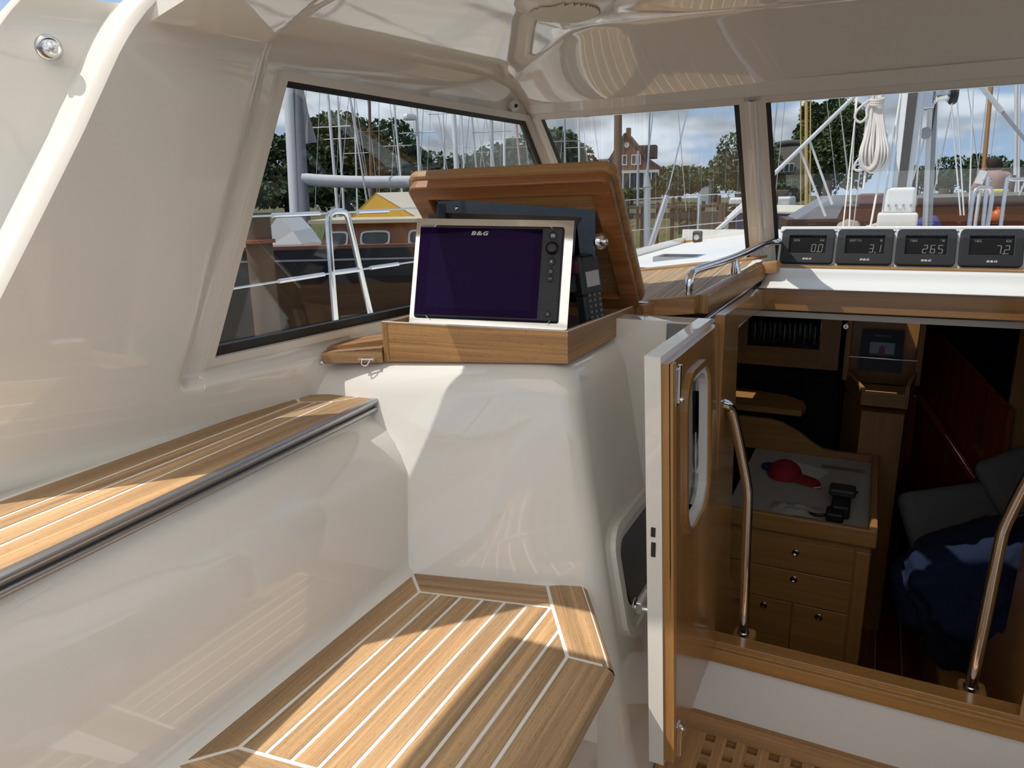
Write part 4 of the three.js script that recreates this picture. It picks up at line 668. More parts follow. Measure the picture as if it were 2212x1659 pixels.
{ // pile on the starboard seat: grey cushions and a blue bag
  const lump = (c, r, sx, sy, sz, amp, f, sd) => { const g = mergeVertices((() => { const s = new THREE.IcosahedronGeometry(1, 24); s.deleteAttribute('uv'); s.deleteAttribute('normal'); return s; })()); const p = g.attributes.position; for (let i = 0; i < p.count; i++) { const x = p.getX(i), y = p.getY(i), z = p.getZ(i); const k = r * (1 + amp * (fbm(x * f + sd + z * f * 0.7, y * f + sd, 4) - 0.5)); p.setXYZ(i, c[0] + x * k * sx, Math.max(FY, c[1] + y * k * sy), c[2] + z * k * sz); } g.computeVertexNormals(); return g.toNonIndexed(); };
  single('seat_locker', [bx(0.36, 1.38, FY, -0.44, -3.6, -2.2, [1, 0, 0], 0.02)], cabinDark, 'wooden seat locker under the blue bag', 'locker');
  const b = thing('blue_bag', 'large slumped dark blue bag with black handles in the cabin', 'bag'); part('body', lump([0.58, -0.16, -2.98], 0.38, 0.95, 0.84, 0.85, 0.60, 2.4, 3), std(0.004, 0.011, 0.045, 0.9), b);
  for (const h of [tube([[0.50, 0.16, -2.85], [0.53, 0.24, -2.86], [0.60, 0.25, -2.86], [0.64, 0.17, -2.86]], 0.010, 16, 6), tube([[0.62, 0.17, -2.92], [0.67, 0.26, -2.92], [0.74, 0.25, -2.92], [0.78, 0.16, -2.92]], 0.010, 16, 6)]) part('handle', h, blackPl, b);
  const cush = (c, s, rot) => { const g = new RoundedBoxGeometry(s[0], s[1], s[2], 4, 0.045); g.applyMatrix4(new THREE.Matrix4().makeRotationFromEuler(new THREE.Euler(...rot))); g.translate(...c); return g.toNonIndexed(); };
  const grey = std(0.17, 0.165, 0.165, 0.95);
  single('grey_blanket', [cush([0.46, -0.06, -3.42], [0.50, 0.36, 0.10], [-0.55, 0.3, 0.35])], grey, 'wide grey blanket pad spread behind the blue bag', 'blanket');
  single('grey_cushion', [cush([0.66, 0.10, -3.45], [0.26, 0.40, 0.09], [-0.5, 0.2, 0.55])], grey, 'grey cushion tilted at the left behind the blue bag', 'cushion');
  single('grey_cushion', [cush([0.88, 0.12, -3.40], [0.20, 0.46, 0.09], [-0.5, 0.2, 0.62])], grey, 'grey cushion tilted at the right behind the blue bag', 'cushion');
}
// ---------------------------------------------------------------- fittings on the shell
{
  const l = thing('dome_lamp', 'small clear dome lamp on the outer edge of the wheelhouse side', 'lamp');
  const c = wallPt(1.645, zAft(1.645) + 0.060), P = [c[0] - 0.111, c[1], c[2]], ax = [1, -0.25, 0.25];
  part('ring', lathe([[0, 0.008], [0.016, 0.008], [0.021, 0.006], [0.022, 0], [0, 0]], P, ax, 24), steel, l);
  part('lens', lathe([[0, 0.040], [0.007, 0.038], [0.012, 0.030], [0.0145, 0.018], [0.0145, 0.006], [0, 0.006]], P, ax, 20), phys(0.95, 0.95, 0.93, 0.05, { transmission: 0.9, thickness: 0.01, ior: 1.45 }), l, 'clear lens');
  const g = thing('ceiling_vent', 'round ribbed cream ventilator on the ceiling', 'ventilator');
  const vc = [-0.690, roofY(-0.690, -1.66) + 0.012, -1.66];
  part('rim', lathe([[0, -0.035], [0.085, -0.034], [0.112, -0.022], [0.122, -0.004], [0.122, 0.01], [0, 0.01]], vc, [0, 1, 0], 48), frameWhite, g);
  for (let k = -7; k <= 7; k++) { const o = k * 0.0105, w = Math.sqrt(Math.max(0, 0.080 ** 2 - o * o)); part('rib', tube([[vc[0] - w, vc[1] - 0.037, vc[2] + o], [vc[0], vc[1] - 0.039, vc[2] + o - 0.006], [vc[0] + w, vc[1] - 0.037, vc[2] + o]], 0.0035, 10, 6), frameWhite, g); }
  const b = thing('screw_cap', 'small white capped bolt at the top corner of the side window', 'bolt');
  const q = wallPt(1.668, -2.17); part('cap', [lathe([[0, 0.020], [0.012, 0.018], [0.018, 0.008], [0.019, -0.01], [0, -0.01]], [q[0] + 0.004, q[1] - 0.014, q[2]], [0.8, -0.2, 0.5], 20)], whitePl, b); part('socket', [lathe([[0, 0.0215], [0.006, 0.021], [0.007, 0.017], [0, 0.017]], [q[0] + 0.004, q[1] - 0.014, q[2]], [0.8, -0.2, 0.5], 12)], blackPl, b);
}
{ // canvas bimini over the aft cockpit
  const c = thing('bimini_canopy', 'cream canvas bimini stretched over the aft cockpit', 'canopy'); const rows = [];
  for (let i = 0; i <= 10; i++) { const x = mixn(-1.34, 1.43, i / 10), r = []; for (let j = 0; j <= 6; j++) r.push([x, 1.99 + 0.12 * (1 - ((x - CX) / 1.39) ** 2), mixn(-0.72, 1.5, j / 6)]); rows.push(r); }
  part('canvas', loft(rows), phys(0.90, 0.87, 0.79, 1.0, { transmission: 0.8, thickness: 0 }), c);
  for (const z of [0.35, 1.4]) part('hoop', tube([[-1.44, 0.86, z], [-1.42, 1.6, z], [-1.34, 1.97, z], [-0.9, 2.06, z], [CX, 2.10, z], [0.99, 2.06, z], [1.43, 1.97, z], [1.49, 1.6, z], [1.51, 0.9, z]], 0.012, 60, 8), steel, c);
}

// ================================================================ outside: water, shore, neighbours
const WY = -1.0;
{
  const wt = texture(512, 512, (u, v) => { const n = 255 * (0.6 * vn(u * 24, v * 10, 24, 10) + 0.4 * vn(u * 60, v * 26, 60, 26)); return [n, n, n]; }, false); wt.repeat.set(40, 40);
  const g = new THREE.PlaneGeometry(260, 260); g.rotateX(-Math.PI / 2); g.translate(0, WY, -70);
  const w = single('harbour_water', [g], phys(0.045, 0.045, 0.03, 0.10, { bumpMap: wt, bumpScale: 0.05 }), 'brown green harbour water between the boats and the bank', 'water'); w.userData.kind = 'stuff';
  const gr = texture(256, 256, (u, v) => { const n = vn(u * 40, v * 40, 40, 40), m = vn(u * 9, v * 9, 9, 9); return [62 + 40 * n * m + 26 * m, 72 + 26 * n, 38 + 20 * m]; }); gr.repeat.set(12, 12);
  const bk = struct('ground', 'grassy harbour bank with a sloping edge', 'ground');
  const rows = []; for (let i = 0; i <= 24; i++) { const x = mixn(-120, 90, i / 24), r = []; const zb = -31 - 2 * Math.sin(i * 0.9); for (const [dz, y] of [[0, WY - 0.2], [-1.2, -0.1], [-3.0, 0.30], [-9, 0.45], [-90, 0.55]]) r.push([x, y + 0.12 * vn(i * 1.7, dz), zb + dz]); rows.push(r); }
  const bg = loft(rows), uv = bg.attributes.uv, p = bg.attributes.position; for (let i = 0; i < p.count; i++) uv.setXY(i, p.getX(i) / 30, p.getZ(i) / 30);
  part('bank', bg, std(1, 1, 1, 0.95, { map: gr }), bk);
}
const leafA = phys(0.060, 0.105, 0.026, 0.8, { transmission: 0.12, thickness: 0 }), leafB = phys(0.040, 0.075, 0.022, 0.8, { transmission: 0.10, thickness: 0 }), leafC = phys(0.11, 0.13, 0.03, 0.8, { transmission: 0.15, thickness: 0 }), leafD = phys(0.09, 0.13, 0.06, 0.8, { transmission: 0.12, thickness: 0 }), bark = std(0.07, 0.055, 0.04, 0.9);
function crown(c, r, n, size, blobs) {
  const lobes = [[0, 0, 0, 1]]; for (let i = 0; i < blobs; i++) { const a = rr(0, 6.283), e = rr(-0.5, 0.9); lobes.push([0.62 * Math.cos(a) * Math.cos(e), 0.62 * Math.sin(e), 0.62 * Math.sin(a) * Math.cos(e), rr(0.32, 0.5)]); }
  lobes[0][3] = 0.72; const pos = [];
  for (let i = 0; i < n; i++) {
    const l = lobes[Math.floor(rnd() * lobes.length)], th = rr(0, 6.283), cz = rr(-1, 1), s = Math.sqrt(1 - cz * cz), rad = l[3] * Math.pow(rnd(), 0.22);
    const o = V(c[0] + r[0] * (l[0] + rad * s * Math.cos(th)), c[1] + r[1] * (l[1] + rad * cz), c[2] + r[2] * (l[2] + rad * s * Math.sin(th)));
    const a = V(rr(-1, 1), rr(-1, 1), rr(-1, 1)).normalize(), b = V(rr(-1, 1), rr(-1, 1), rr(-1, 1)).cross(a).normalize(), k = size * rr(0.5, 1.2), q = [o.clone().addScaledVector(a, -k), o.clone().addScaledVector(b, k * 0.6), o.clone().addScaledVector(a, k), o.clone().addScaledVector(b, -k * 0.6)];
    for (const t of [0, 1, 2, 0, 2, 3]) pos.push(q[t].x, q[t].y, q[t].z);
  }
  const g = new THREE.BufferGeometry(); g.setAttribute('position', new THREE.Float32BufferAttribute(pos, 3)); g.computeVertexNormals(); return flat(g);
}
function tree(name, label, c, r, mat, n, size, group) {
  const t = thing(name, label, name === 'hedge' || name === 'shrub' ? 'shrub' : 'tree', group); const f = part('foliage', crown(c, r, n, size, 12), mat, t); f.userData.kind = 'stuff';
  part('trunk', cyl([c[0], 0.6, c[2]], [c[0], c[1], c[2]], r[0] * 0.05 + 0.08, 0.08), bark, t); return t;
}
// trees seen through the side window
tree('dark_tree', 'tall dark green tree behind the masts in the middle of the side window', [-40.0, 4.6, -50.5], [6.0, 4.6, 4.0], leafB, 14000, 0.26);
tree('dark_tree', 'lower dark tree right of the tall tree in the side window', [-33.5, 2.9, -52.5], [4.6, 3.3, 3.0], leafB, 9000, 0.26);
tree('dark_tree', 'dark tree at the aft end of the side window behind the big mast', [-45.6, 4.2, -47.8], [5.2, 3.4, 3.0], leafB, 9000, 0.26);
tree('dark_tree', 'dark spreading tree at the forward end of the side window', [-24.2, 3.4, -51.5], [5.0, 3.3, 3.0], leafB, 9000, 0.26);
tree('hedge', 'low dark hedge line behind the hulls in the side window', [-38, 1.8, -46], [16, 1.5, 2.0], leafB, 6000, 0.35);
// front left pane
tree('leafy_tree', 'loose green tree at the right of the pane with the brick house', [-7.3, 3.0, -43.2], [2.1, 1.75, 1.6], leafD, 4500, 0.14);
tree('hedge', 'broad dark shrubbery right of the brick house', [-11.6, 1.95, -46.8], [1.9, 0.95, 1.2], leafB, 3500, 0.16);
tree('hedge', 'green tree row behind the shrubbery', [-12.5, 2.2, -62.0], [7.5, 1.7, 2.0], leafA, 5000, 0.22);
tree('shrub', 'round light green bush at the water below the shrubbery', [-7.4, 0.55, -30.8], [0.75, 0.62, 0.7], leafC, 2200, 0.08);
tree('shrub', 'yellow green bush in front of the brick house', [-15.9, 1.35, -50.5], [1.0, 0.55, 0.8], leafC, 1500, 0.12);
// middle pane
tree('tall_tree', 'big sunlit green tree behind the rope coil', [-3.2, 3.5, -51.0], [2.6, 3.4, 2.4], leafA, 12000, 0.15);
tree('tall_tree', 'dark green tree top left of the rope coil', [-3.9, 6.0, -54.0], [1.6, 1.5, 1.4], leafB, 3000, 0.18);
tree('shrub', 'dark green bush by the thatched house', [-4.2, 1.35, -38.5], [0.95, 0.7, 0.8], leafB, 2000, 0.11);
for (let i = 0; i < 6; i++) tree('far_tree', ['left end of the far tree row right of the mast', 'second tree of the far row right of the mast', 'third tree of the far row beside the white wires', 'fourth tree of the far row left of the orange mast', 'fifth tree of the far row behind the person', 'right end of the far tree row by the window edge'][i], [3.4 + i * 3.2, 2.2 + (i % 3) * 0.25, -96 + (i % 2) * 3], [2.5, 2.1 + 0.35 * (i % 3), 1.8], leafB, 2600, 0.22, 'far tree row across the harbour');

// ---------------------------------------------------------------- houses
const brick = std(0.17, 0.085, 0.055, 0.9), tile = std(0.10, 0.06, 0.045, 0.85), thatch = std(0.085, 0.08, 0.07, 0.95), whitePaint = std(0.72, 0.72, 0.70, 0.6), darkPane = phys(0.03, 0.04, 0.05, 0.08);
{
  const h = thing('brick_house', 'brown brick house with a steep gable and a white glazed bay', 'house');
  const M = framed([-19.6, 0.9, -55.0], [0.975, 0, -0.22], [0, 1, 0]), p = (n, g, m, par = h) => part(n, at(M, g), m, par);
  const ex = 4.3; p('gable_wall', prism([[0, 0, 0], [ex, 0, 0], [ex, 2.3, 0], [ex * 0.74, 3.1, 0], [1.7, 4.95, 0], [0.55, 3.2, 0], [0, 2.5, 0]], [0, 0, -4]), brick);
  p('roof_slope', prism([[1.62, 5.05, 0.15], [1.85, 4.98, 0.15], [ex * 0.77, 3.18, 0.15], [ex + 0.25, 2.35, 0.15], [ex + 0.2, 2.22, 0.15], [ex * 0.74, 3.02, 0.15], [1.7, 4.88, 0.15]], [0, 0, -4.4]), tile);
  p('roof_slope', prism([[1.7, 5.05, 0.15], [1.5, 5.0, 0.15], [0.45, 3.3, 0.15], [-0.25, 2.5, 0.15], [-0.2, 2.38, 0.15], [0.55, 3.12, 0.15]], [0, 0, -4.4]), tile);
  p('dormer', lbox(2.5, 3.9, 3.2, 4.15, -3.2, -0.9), tile);
  p('chimney', lbox(1.55, 1.9, 4.9, 5.5, -1.6, -1.2), brick);
  for (const [x, y] of [[1.05, 2.75], [2.10, 2.75]]) { const w = p('window', joined([lbox(x, x + 0.72, y - 0.06, y, 0, 0.06), lbox(x, x + 0.72, y + 0.62, y + 0.68, 0, 0.06), lbox(x, x + 0.06, y, y + 0.62, 0, 0.06), lbox(x + 0.66, x + 0.72, y, y + 0.62, 0, 0.06), lbox(x + 0.33, x + 0.39, y, y + 0.62, 0, 0.06)]), whitePaint); p('pane', lbox(x + 0.04, x + 0.68, y, y + 0.62, 0.01, 0.03), darkPane, w); }
  p('round_window', lathe([[0.20, 0], [0.20, 0.05], [0.13, 0.05], [0.12, 0.02], [0, 0.02]], [1.72, 4.15, 0], [0, 0, 1], 20), whitePaint);
  const bay = p('bay', joined([lbox(0.95, 4.25, 2.05, 2.25, 0, 1.0), lbox(0.95, 4.25, 0.85, 0.95, 0, 1.0)]), whitePaint);
  for (let i = 0; i < 7; i++) p('bay_post', lbox(1.0 + i * 0.53, 1.08 + i * 0.53, 0.95, 2.05, 0.92, 1.0), whitePaint, bay);
  for (let i = 0; i < 6; i++) p('bay_pane', lbox(1.08 + i * 0.53, 1.53 + i * 0.53, 0.95, 2.05, 0.94, 0.97), darkPane, bay);
  const b = thing('low_barn', 'long low barn with a grey brown roof left of the brick house', 'barn');
  part('wall', prism([[-26.2, 0.8, -57.8], [-19.6, 0.8, -59.4], [-19.6, 2.2, -59.4], [-26.2, 2.2, -57.8]], [-0.8, 0, -3.2]), brick, b);
  part('roof', prism([[-26.4, 2.1, -57.5], [-19.4, 2.1, -59.2], [-19.8, 4.25, -61.0], [-26.6, 4.2, -59.4]], [0, 0.12, 0.06]), std(0.12, 0.105, 0.09, 0.9), b);
  part('skylight', prism([[-22.1, 3.25, -59.3], [-21.5, 3.25, -59.45], [-21.55, 3.65, -59.8], [-22.15, 3.65, -59.65]], [0, 0.12, 0.08]), phys(0.35, 0.42, 0.5, 0.1), b);
  const s = thing('blue_shed', 'small pale blue shed at the edge of the shrubbery', 'shed'); part('wall', bx(-11.55, -10.85, 0.4, 2.05, -52.9, -52.0), std(0.35, 0.40, 0.46, 0.7), s); part('roof', prism([[-11.75, 2.05, -51.9], [-10.7, 2.05, -51.9], [-10.7, 2.2, -53.0], [-11.75, 2.35, -53.0]], [0, 0.08, 0]), std(0.08, 0.08, 0.09, 0.8), s);
  const t = thing('thatched_house', 'house with a deep grey thatched roof left in the middle pane', 'house');
  part('wall', bx(-6.9, -3.9, 0.8, 2.5, -46.5, -44.2), brick, t);
  part('roof', prism([[-7.3, 2.35, -43.8], [-3.7, 2.25, -43.8], [-4.3, 3.75, -45.2], [-5.3, 3.85, -45.2], [-6.8, 3.6, -45.2]], [0, 0.25, -0.05]), thatch, t); part('ridge', tube([[-6.9, 3.75, -45.2], [-5.2, 4.0, -45.2], [-4.2, 3.95, -45.2]], 0.16, 12, 8), thatch, t);
  const w = part('window', bx(-5.35, -4.55, 2.38, 2.85, -43.95, -43.80), whitePaint, t); for (let i = 0; i < 3; i++) part('pane', bx(-5.30 + i * 0.26, -5.10 + i * 0.26, 2.42, 2.81, -43.80, -43.77), darkPane, w);
}
{ // wooden jetty and piles
  const j = thing('jetty', 'dark wooden jetty with upright piles along the far bank', 'jetty'), wd = std(0.10, 0.075, 0.06, 0.9);
  for (let i = 0; i < 9; i++) part('plank', bx(-8.4 + i * 0.5, -7.92 + i * 0.5, 0.92, 1.0, -24.2 - i * 0.2, -22.6 - i * 0.2, [1, 0, 0]), wd, j);
  for (let i = 0; i < 10; i++) part('pile', cyl([-8.3 + i * 0.45, -1.2, -22.7 - i * 0.18], [-8.3 + i * 0.45, 0.95 + 0.5 * ((i * 7) % 3) / 3, -22.7 - i * 0.18], 0.07, 0.06, 8), wd, j);
  part('beam', prism([[-8.5, 0.60, -22.5], [-4.0, 0.60, -24.3], [-4.0, 0.78, -24.3], [-8.5, 0.78, -22.5]], [0, 0, -0.1]), wd, j);
  for (const [i, [x, z, y, l]] of [[-5.35, -33.0, 0.62, 'white car parked on the bank left of the loose tree'], [-3.9, -33.6, 0.62, 'white van parked on the bank by the pane edge']].entries()) { const c = thing('parked_car', l, 'car'); part('body', bx(x - 0.5, x + 0.5, 0.62, 1.15, z - 0.9, z + 0.9, [1, 0, 0], 0.12), std(0.7, 0.7, 0.7, 0.3), c); part('cabin', bx(x - 0.32, x + 0.34, 1.12, 1.42, z - 0.7, z + 0.7, [1, 0, 0], 0.12), darkPane, c); for (const s of [-1, 1]) part('wheel', cyl([x + s * 0.3, 0.62, z + 0.85], [x + s * 0.3, 0.62, z + 0.95], 0.15), rubber, c); }
}
// ---------------------------------------------------------------- masts and rigging of the other yachts
const mastWhite = std(0.62, 0.63, 0.64, 0.35), mastGrey = std(0.34, 0.35, 0.37, 0.4), mastWood = std(0.36, 0.17, 0.05, 0.5), mastBrown = std(0.13, 0.08, 0.05, 0.7), mastGold = std(0.50, 0.32, 0.09, 0.5), wireM = std(0.42, 0.42, 0.43, 0.4);
function mast(label, a, b, r, mat, group, spreaders = 1) {   // a lower, b upper point measured on it; drawn from the deck up
  const A = v3(a), B = v3(b), d = B.clone().sub(A), lo = A.clone().addScaledVector(d, (0.2 - A.y) / d.y), hi = A.clone().addScaledVector(d, (Math.max(11, B.y * 2.2) - A.y) / d.y), m = thing('yacht_mast', label, 'mast', group);
  part('pole', cyl(lo, hi, r, r * 0.75, 12), mat, m);
  for (let i = 0; i < spreaders; i++) { const y = 3.4 + i * 2.6 + r * 4, c = A.clone().addScaledVector(d, (y - A.y) / d.y), w = 0.5 + r * 3; part('spreader', cyl([c.x - w, c.y, c.z + 0.15], [c.x + w, c.y, c.z - 0.15], 0.016), mat, m); }
  const top = hi.clone(), bs = 0.9 + r * 4; for (const s of [-1, 1]) part('shroud', cyl([lo.x + s * bs, 0.9, lo.z - s * 0.3], [top.x, top.y, top.z], 0.010 + r * 0.05, 0.010 + r * 0.05, 5), wireM, m);
  return m;
}
const sideG = 'distant masts behind the side window';
mast('thick pale grey mast nearest the aft end of the side window', [-8.0, 0.73, -8.49], [-8.35, 3.10, -9.01], 0.085, mastWhite, null, 0);
mast('thin white mast just right of the grey sail', [-14.99, 1.16, -17.81], [-15.63, 4.81, -18.56], 0.05, mastWhite, sideG);
mast('second thin white mast right of the grey sail', [-17.65, 2.06, -21.36], [-18.13, 5.31, -22.07], 0.045, mastWhite, sideG);
mast('slender white mast in front of the tall dark tree', [-22.47, 2.26, -28.24], [-22.99, 6.43, -29.2], 0.045, mastWhite, sideG);
mast('brown wooden mast in front of the tall dark tree', [-15.46, 2.26, -20.22], [-15.76, 4.85, -20.82], 0.055, mastBrown, null);
mast('white mast right of the brown mast in the side window', [-18.18, 2.25, -25.79], [-18.78, 5.52, -26.44], 0.045, mastWhite, sideG);
const radarMast = mast('white mast with a radar dome in the side window', [-14.58, 2.25, -21.83], [-14.92, 4.64, -22.35], 0.06, mastWhite, sideG);
part('radar_dome', lathe([[0, 0.12], [0.2, 0.11], [0.24, 0.05], [0.24, -0.05], [0.2, -0.08], [0, -0.08]], [-15.05, 4.15, -22.1], [0, 1, 0], 16), whitePaint, radarMast);
mast('thin white mast between the radar mast and the stout mast', [-20.97, 2.77, -33.80], [-21.38, 6.05, -34.55], 0.05, mastWhite, sideG);
mast('stout white mast above the left part of the teak lid', [-10.74, 2.10, -17.94], [-11.0, 3.80, -18.31], 0.075, mastWhite, null);
mast('thin mast directly right of the stout white mast', [-16.89, 2.53, -28.85], [-17.26, 5.15, -29.43], 0.05, mastWhite, sideG);
mast('thin grey mast before the forward dark tree', [-18.43, 2.66, -32.74], [-18.88, 5.20, -33.26], 0.05, mastGrey, sideG);
mast('thick grey mast before the forward dark tree', [-12.81, 2.35, -23.92], [-13.02, 4.24, -24.36], 0.075, mastGrey, sideG);
mast('white mast near the forward corner of the side window', [-13.37, 2.44, -25.98], [-13.58, 4.38, -26.44], 0.055, mastWhite, sideG);
mast('orange wooden mast at the forward corner of the side window', [-15.12, 2.62, -30.94], [-15.46, 4.68, -31.37], 0.055, mastWood, null);
mast('grey mast with a crosstree above the barn roof', [-12.05, 2.53, -29.0], [-12.30, 4.78, -29.53], 0.05, mastGrey, null);
mast('white mast above the barn roof', [-13.06, 2.70, -33.18], [-13.36, 5.27, -33.78], 0.05, mastWhite, null);
mast('dark thin pole right of the brick house gable', [-5.94, 1.90, -20.33], [-6.08, 3.76, -20.81], 0.028, mastGrey, null, 0);
single('mooring_pile', [cyl([-5.25, -1.2, -15.7], [-5.58, 4.4, -16.55], 0.10, 0.085, 14)], mastBrown, 'thick dark brown pile standing left of the brick house', 'pile');
single('short_post', [cyl([-7.30, 0.2, -23.9], [-7.5, 2.78, -24.44], 0.05, 0.04, 8)], mastGrey, 'short grey post in front of the white bay', 'post');
mast('leftmost slim yellow mast in the middle pane', [-2.24, 0.92, -24.26], [-2.52, 3.81, -24.96], 0.022, mastGold, null, 0);
mast('thick yellow mast in the middle pane', [-1.90, 0.99, -22.13], [-2.19, 3.97, -22.85], 0.05, mastGold, null, 0);
mast('slim yellow mast right of the thick yellow mast', [-1.85, 0.97, -22.73], [-2.14, 4.07, -23.49], 0.022, mastGold, null, 0);
mast('orange wooden mast with white crosstrees right of the winch', [2.20, 1.92, -22.17], [2.17, 4.01, -22.77], 0.055, mastWood, null, 0);
mast('white mast at the right edge of the middle pane', [3.26, 1.53, -24.93], [3.05, 4.0, -25.54], 0.045, mastWhite, null, 0);
mast('thinner white mast at the right edge of the middle pane', [4.02, 1.56, -29.97], [3.75, 4.72, -30.75], 0.035, mastWhite, null, 0);
single('crosstree', [cyl([1.53, 3.80, -22.45], [2.90, 3.90, -23.1], 0.035, 0.03, 8)], mastWhite, 'white crosstree on the orange wooden mast', 'crosstree');
// ---------------------------------------------------------------- the black hulled neighbour
{
  const E = [0.892, 0, -0.452], N = [-0.452, 0, -0.892], O = [-4.4, 0, -5.2], P = (s, y, n) => [O[0] + E[0] * s + N[0] * n, y, O[2] + E[2] * s + N[2] * n];
  const b = thing('black_boat', 'old sailing boat with a black hull and a brown wooden cabin beside us', 'boat');
  const side = (y0, y1, n0, n1) => { const r = []; for (const [y, n] of [[y0, n0], [(y0 + y1) / 2, (n0 + n1) / 2], [y1, n1]]) { const q = []; for (let i = 0; i <= 12; i++) { const s = mixn(-2.6, 1.7, i / 12); q.push(P(s, y, n)); } r.push(q); } return loft(r); };
  part('bulwark', side(0.70, 0.955, 0.0, -0.02), phys(0.012, 0.013, 0.018, 0.18), b);
  part('hull', side(WY - 0.1, 0.70, 0.35, 0.0), phys(0.022, 0.012, 0.010, 0.3), b);
  part('rubbing_strake', tube([P(-2.6, 0.855, -0.025), P(1.7, 0.855, -0.025)], 0.010, 4, 6), std(0.35, 0.36, 0.38, 0.4), b);
  part('rail_cap', prism([P(-2.6, 0.955, -0.05), P(1.7, 0.955, -0.05), P(1.7, 0.955, 0.07), P(-2.6, 0.955, 0.07)], [0, 0.03, 0]), std(0.14, 0.055, 0.03, 0.4), b);
  part('deck', prism([P(-2.6, 0.86, 0.02), P(1.7, 0.86, 0.02), P(1.7, 0.86, 3), P(-2.6, 0.86, 3)], [0, -0.04, 0]), std(0.22, 0.17, 0.12, 0.7), b);
  part('stem', prism([P(-2.6, -1.1, -0.03), P(-2.6, 0.98, -0.03), P(-2.6, 0.98, 3), P(-2.6, -1.1, 3)], [0.02, 0, 0]), phys(0.012, 0.013, 0.018, 0.2), b);
  const cw = wood(OAK, 0.62, 0.36, 0.18, 0.3);
  const cab = part('cabin', prism([P(-0.36, 0.86, 0.62), P(1.5, 0.86, 0.62), P(1.5, 1.155, 0.70), P(-0.26, 1.165, 0.70)], [N[0] * 1.6, 0, N[2] * 1.6], E), cw, b);
  part('cabin_roof', prism([P(-0.42, 1.160, 0.58), P(1.55, 1.150, 0.58), P(1.55, 1.150, 2.4), P(-0.42, 1.160, 2.4)], [0, 0.035, 0]), std(0.55, 0.47, 0.33, 0.6), b);
  const whites = whitePaint; for (const [s, w] of [[-0.15, 0.20], [0.22, 0.30], [0.66, 0.22], [1.12, 0.3]]) {
    const f = (d, k) => { const o = []; for (let i = 0; i < 16; i++) { const a = i / 16 * 6.283, c = Math.cos(a), q = Math.sin(a), u = Math.sign(c) * Math.pow(Math.abs(c), 0.45) * (w / 2 - k), v = Math.sign(q) * Math.pow(Math.abs(q), 0.45) * (0.075 - k); o.push(P(s + u + v * 0.08, 1.008 + v, 0.655 + v * 0.27 - d)); } return o; };
    const fr = part('window', prism(f(0.02, 0), [N[0] * 0.03, 0, N[2] * 0.03], null, [f(0.02, 0.018)]), whites, b); part('pane', prism(f(0.006, 0.016), [N[0] * 0.01, 0, N[2] * 0.01]), darkPane, fr);
  }
  const t = thing('yellow_tent', 'yellow boom tent with a cream side on the wooden boat', 'tent');
  part('gable', prism([[-5.33, 1.165, -6.50], [-4.62, 1.165, -6.86], [-5.083, 1.450, -6.711]], [-0.01, 0, -0.02]), std(0.62, 0.36, 0.05, 0.8), t);
  part('side_sheet', prism([[-5.083, 1.452, -6.715], [-4.62, 1.165, -6.86], [-3.9, 1.19, -7.35], [-4.3, 1.455, -7.2]], [0.0, 0.004, 0.01]), std(0.68, 0.64, 0.54, 0.8), t);
  part('side_sheet', prism([[-5.083, 1.452, -6.715], [-5.33, 1.165, -6.50], [-5.7, 1.165, -7.4], [-5.4, 1.452, -7.6]], [0.0, 0.004, 0.01]), std(0.60, 0.36, 0.06, 0.8), t);
  const bm = thing('covered_boom', 'boom under a long pale grey sail cover behind the wooden boat', 'boom');
  part('cover', tube([[-6.56, 1.655, -7.18], [-6.35, 1.63, -7.28], [-5.9, 1.60, -7.5], [-5.43, 1.59, -7.74], [-4.9, 1.58, -8.0]].map(([x, y, z]) => [x * 1.22, 1.37 + (y - 1.37) * 1.22, z * 1.22]), 0.092, 24, 12), std(0.55, 0.57, 0.60, 0.8), bm);
  const sl = thing('grey_sail', 'dark grey furled sail with a hanging corner along the thick pale mast', 'sail');
  part('luff_roll', cyl([-7.86, 0.9, -8.56], [-8.42, 3.9, -9.32], 0.085, 0.075, 12), std(0.16, 0.17, 0.19, 0.8), sl);
  part('leech', prism([[-8.36, 3.5, -9.30], [-8.43, 3.2, -9.22], [-8.30, 2.72, -9.16], [-8.22, 2.26, -9.10], [-8.04, 2.28, -9.20], [-8.22, 2.75, -9.26]], [0.004, 0, 0.012]), std(0.30, 0.31, 0.33, 0.8), sl);
  const tp = thing('tarpaulin_boat', 'boat under a white peaked tarpaulin at the aft end of the side window', 'boat');
  part('tarpaulin', prism([[-6.95, 0.80, -6.75], [-6.46, 0.80, -7.0], [-6.62, 1.02, -6.98], [-6.78, 1.215, -6.92], [-6.92, 1.0, -6.80]], [-0.5, 0, -0.9]), std(0.66, 0.67, 0.68, 0.7), tp); part('hull', prism([[-7.2, -1.05, -6.6], [-6.3, -1.05, -7.05], [-6.4, 0.82, -7.02], [-7.1, 0.82, -6.68]], [-0.5, 0, -0.9]), whitePaint, tp);
  const ps = thing('harbour_pile', 'dark square pile with a red brown collar at the aft edge of the side window', 'pile'); part('post', cyl([-4.27, -1.2, -4.1], [-4.30, 1.29, -4.16], 0.105, 0.10, 10), mastBrown, ps); part('collar', cyl([-4.27, 1.075, -4.13], [-4.27, 1.10, -4.13], 0.125, 0.125, 12), std(0.30, 0.11, 0.06, 0.7), ps);
}

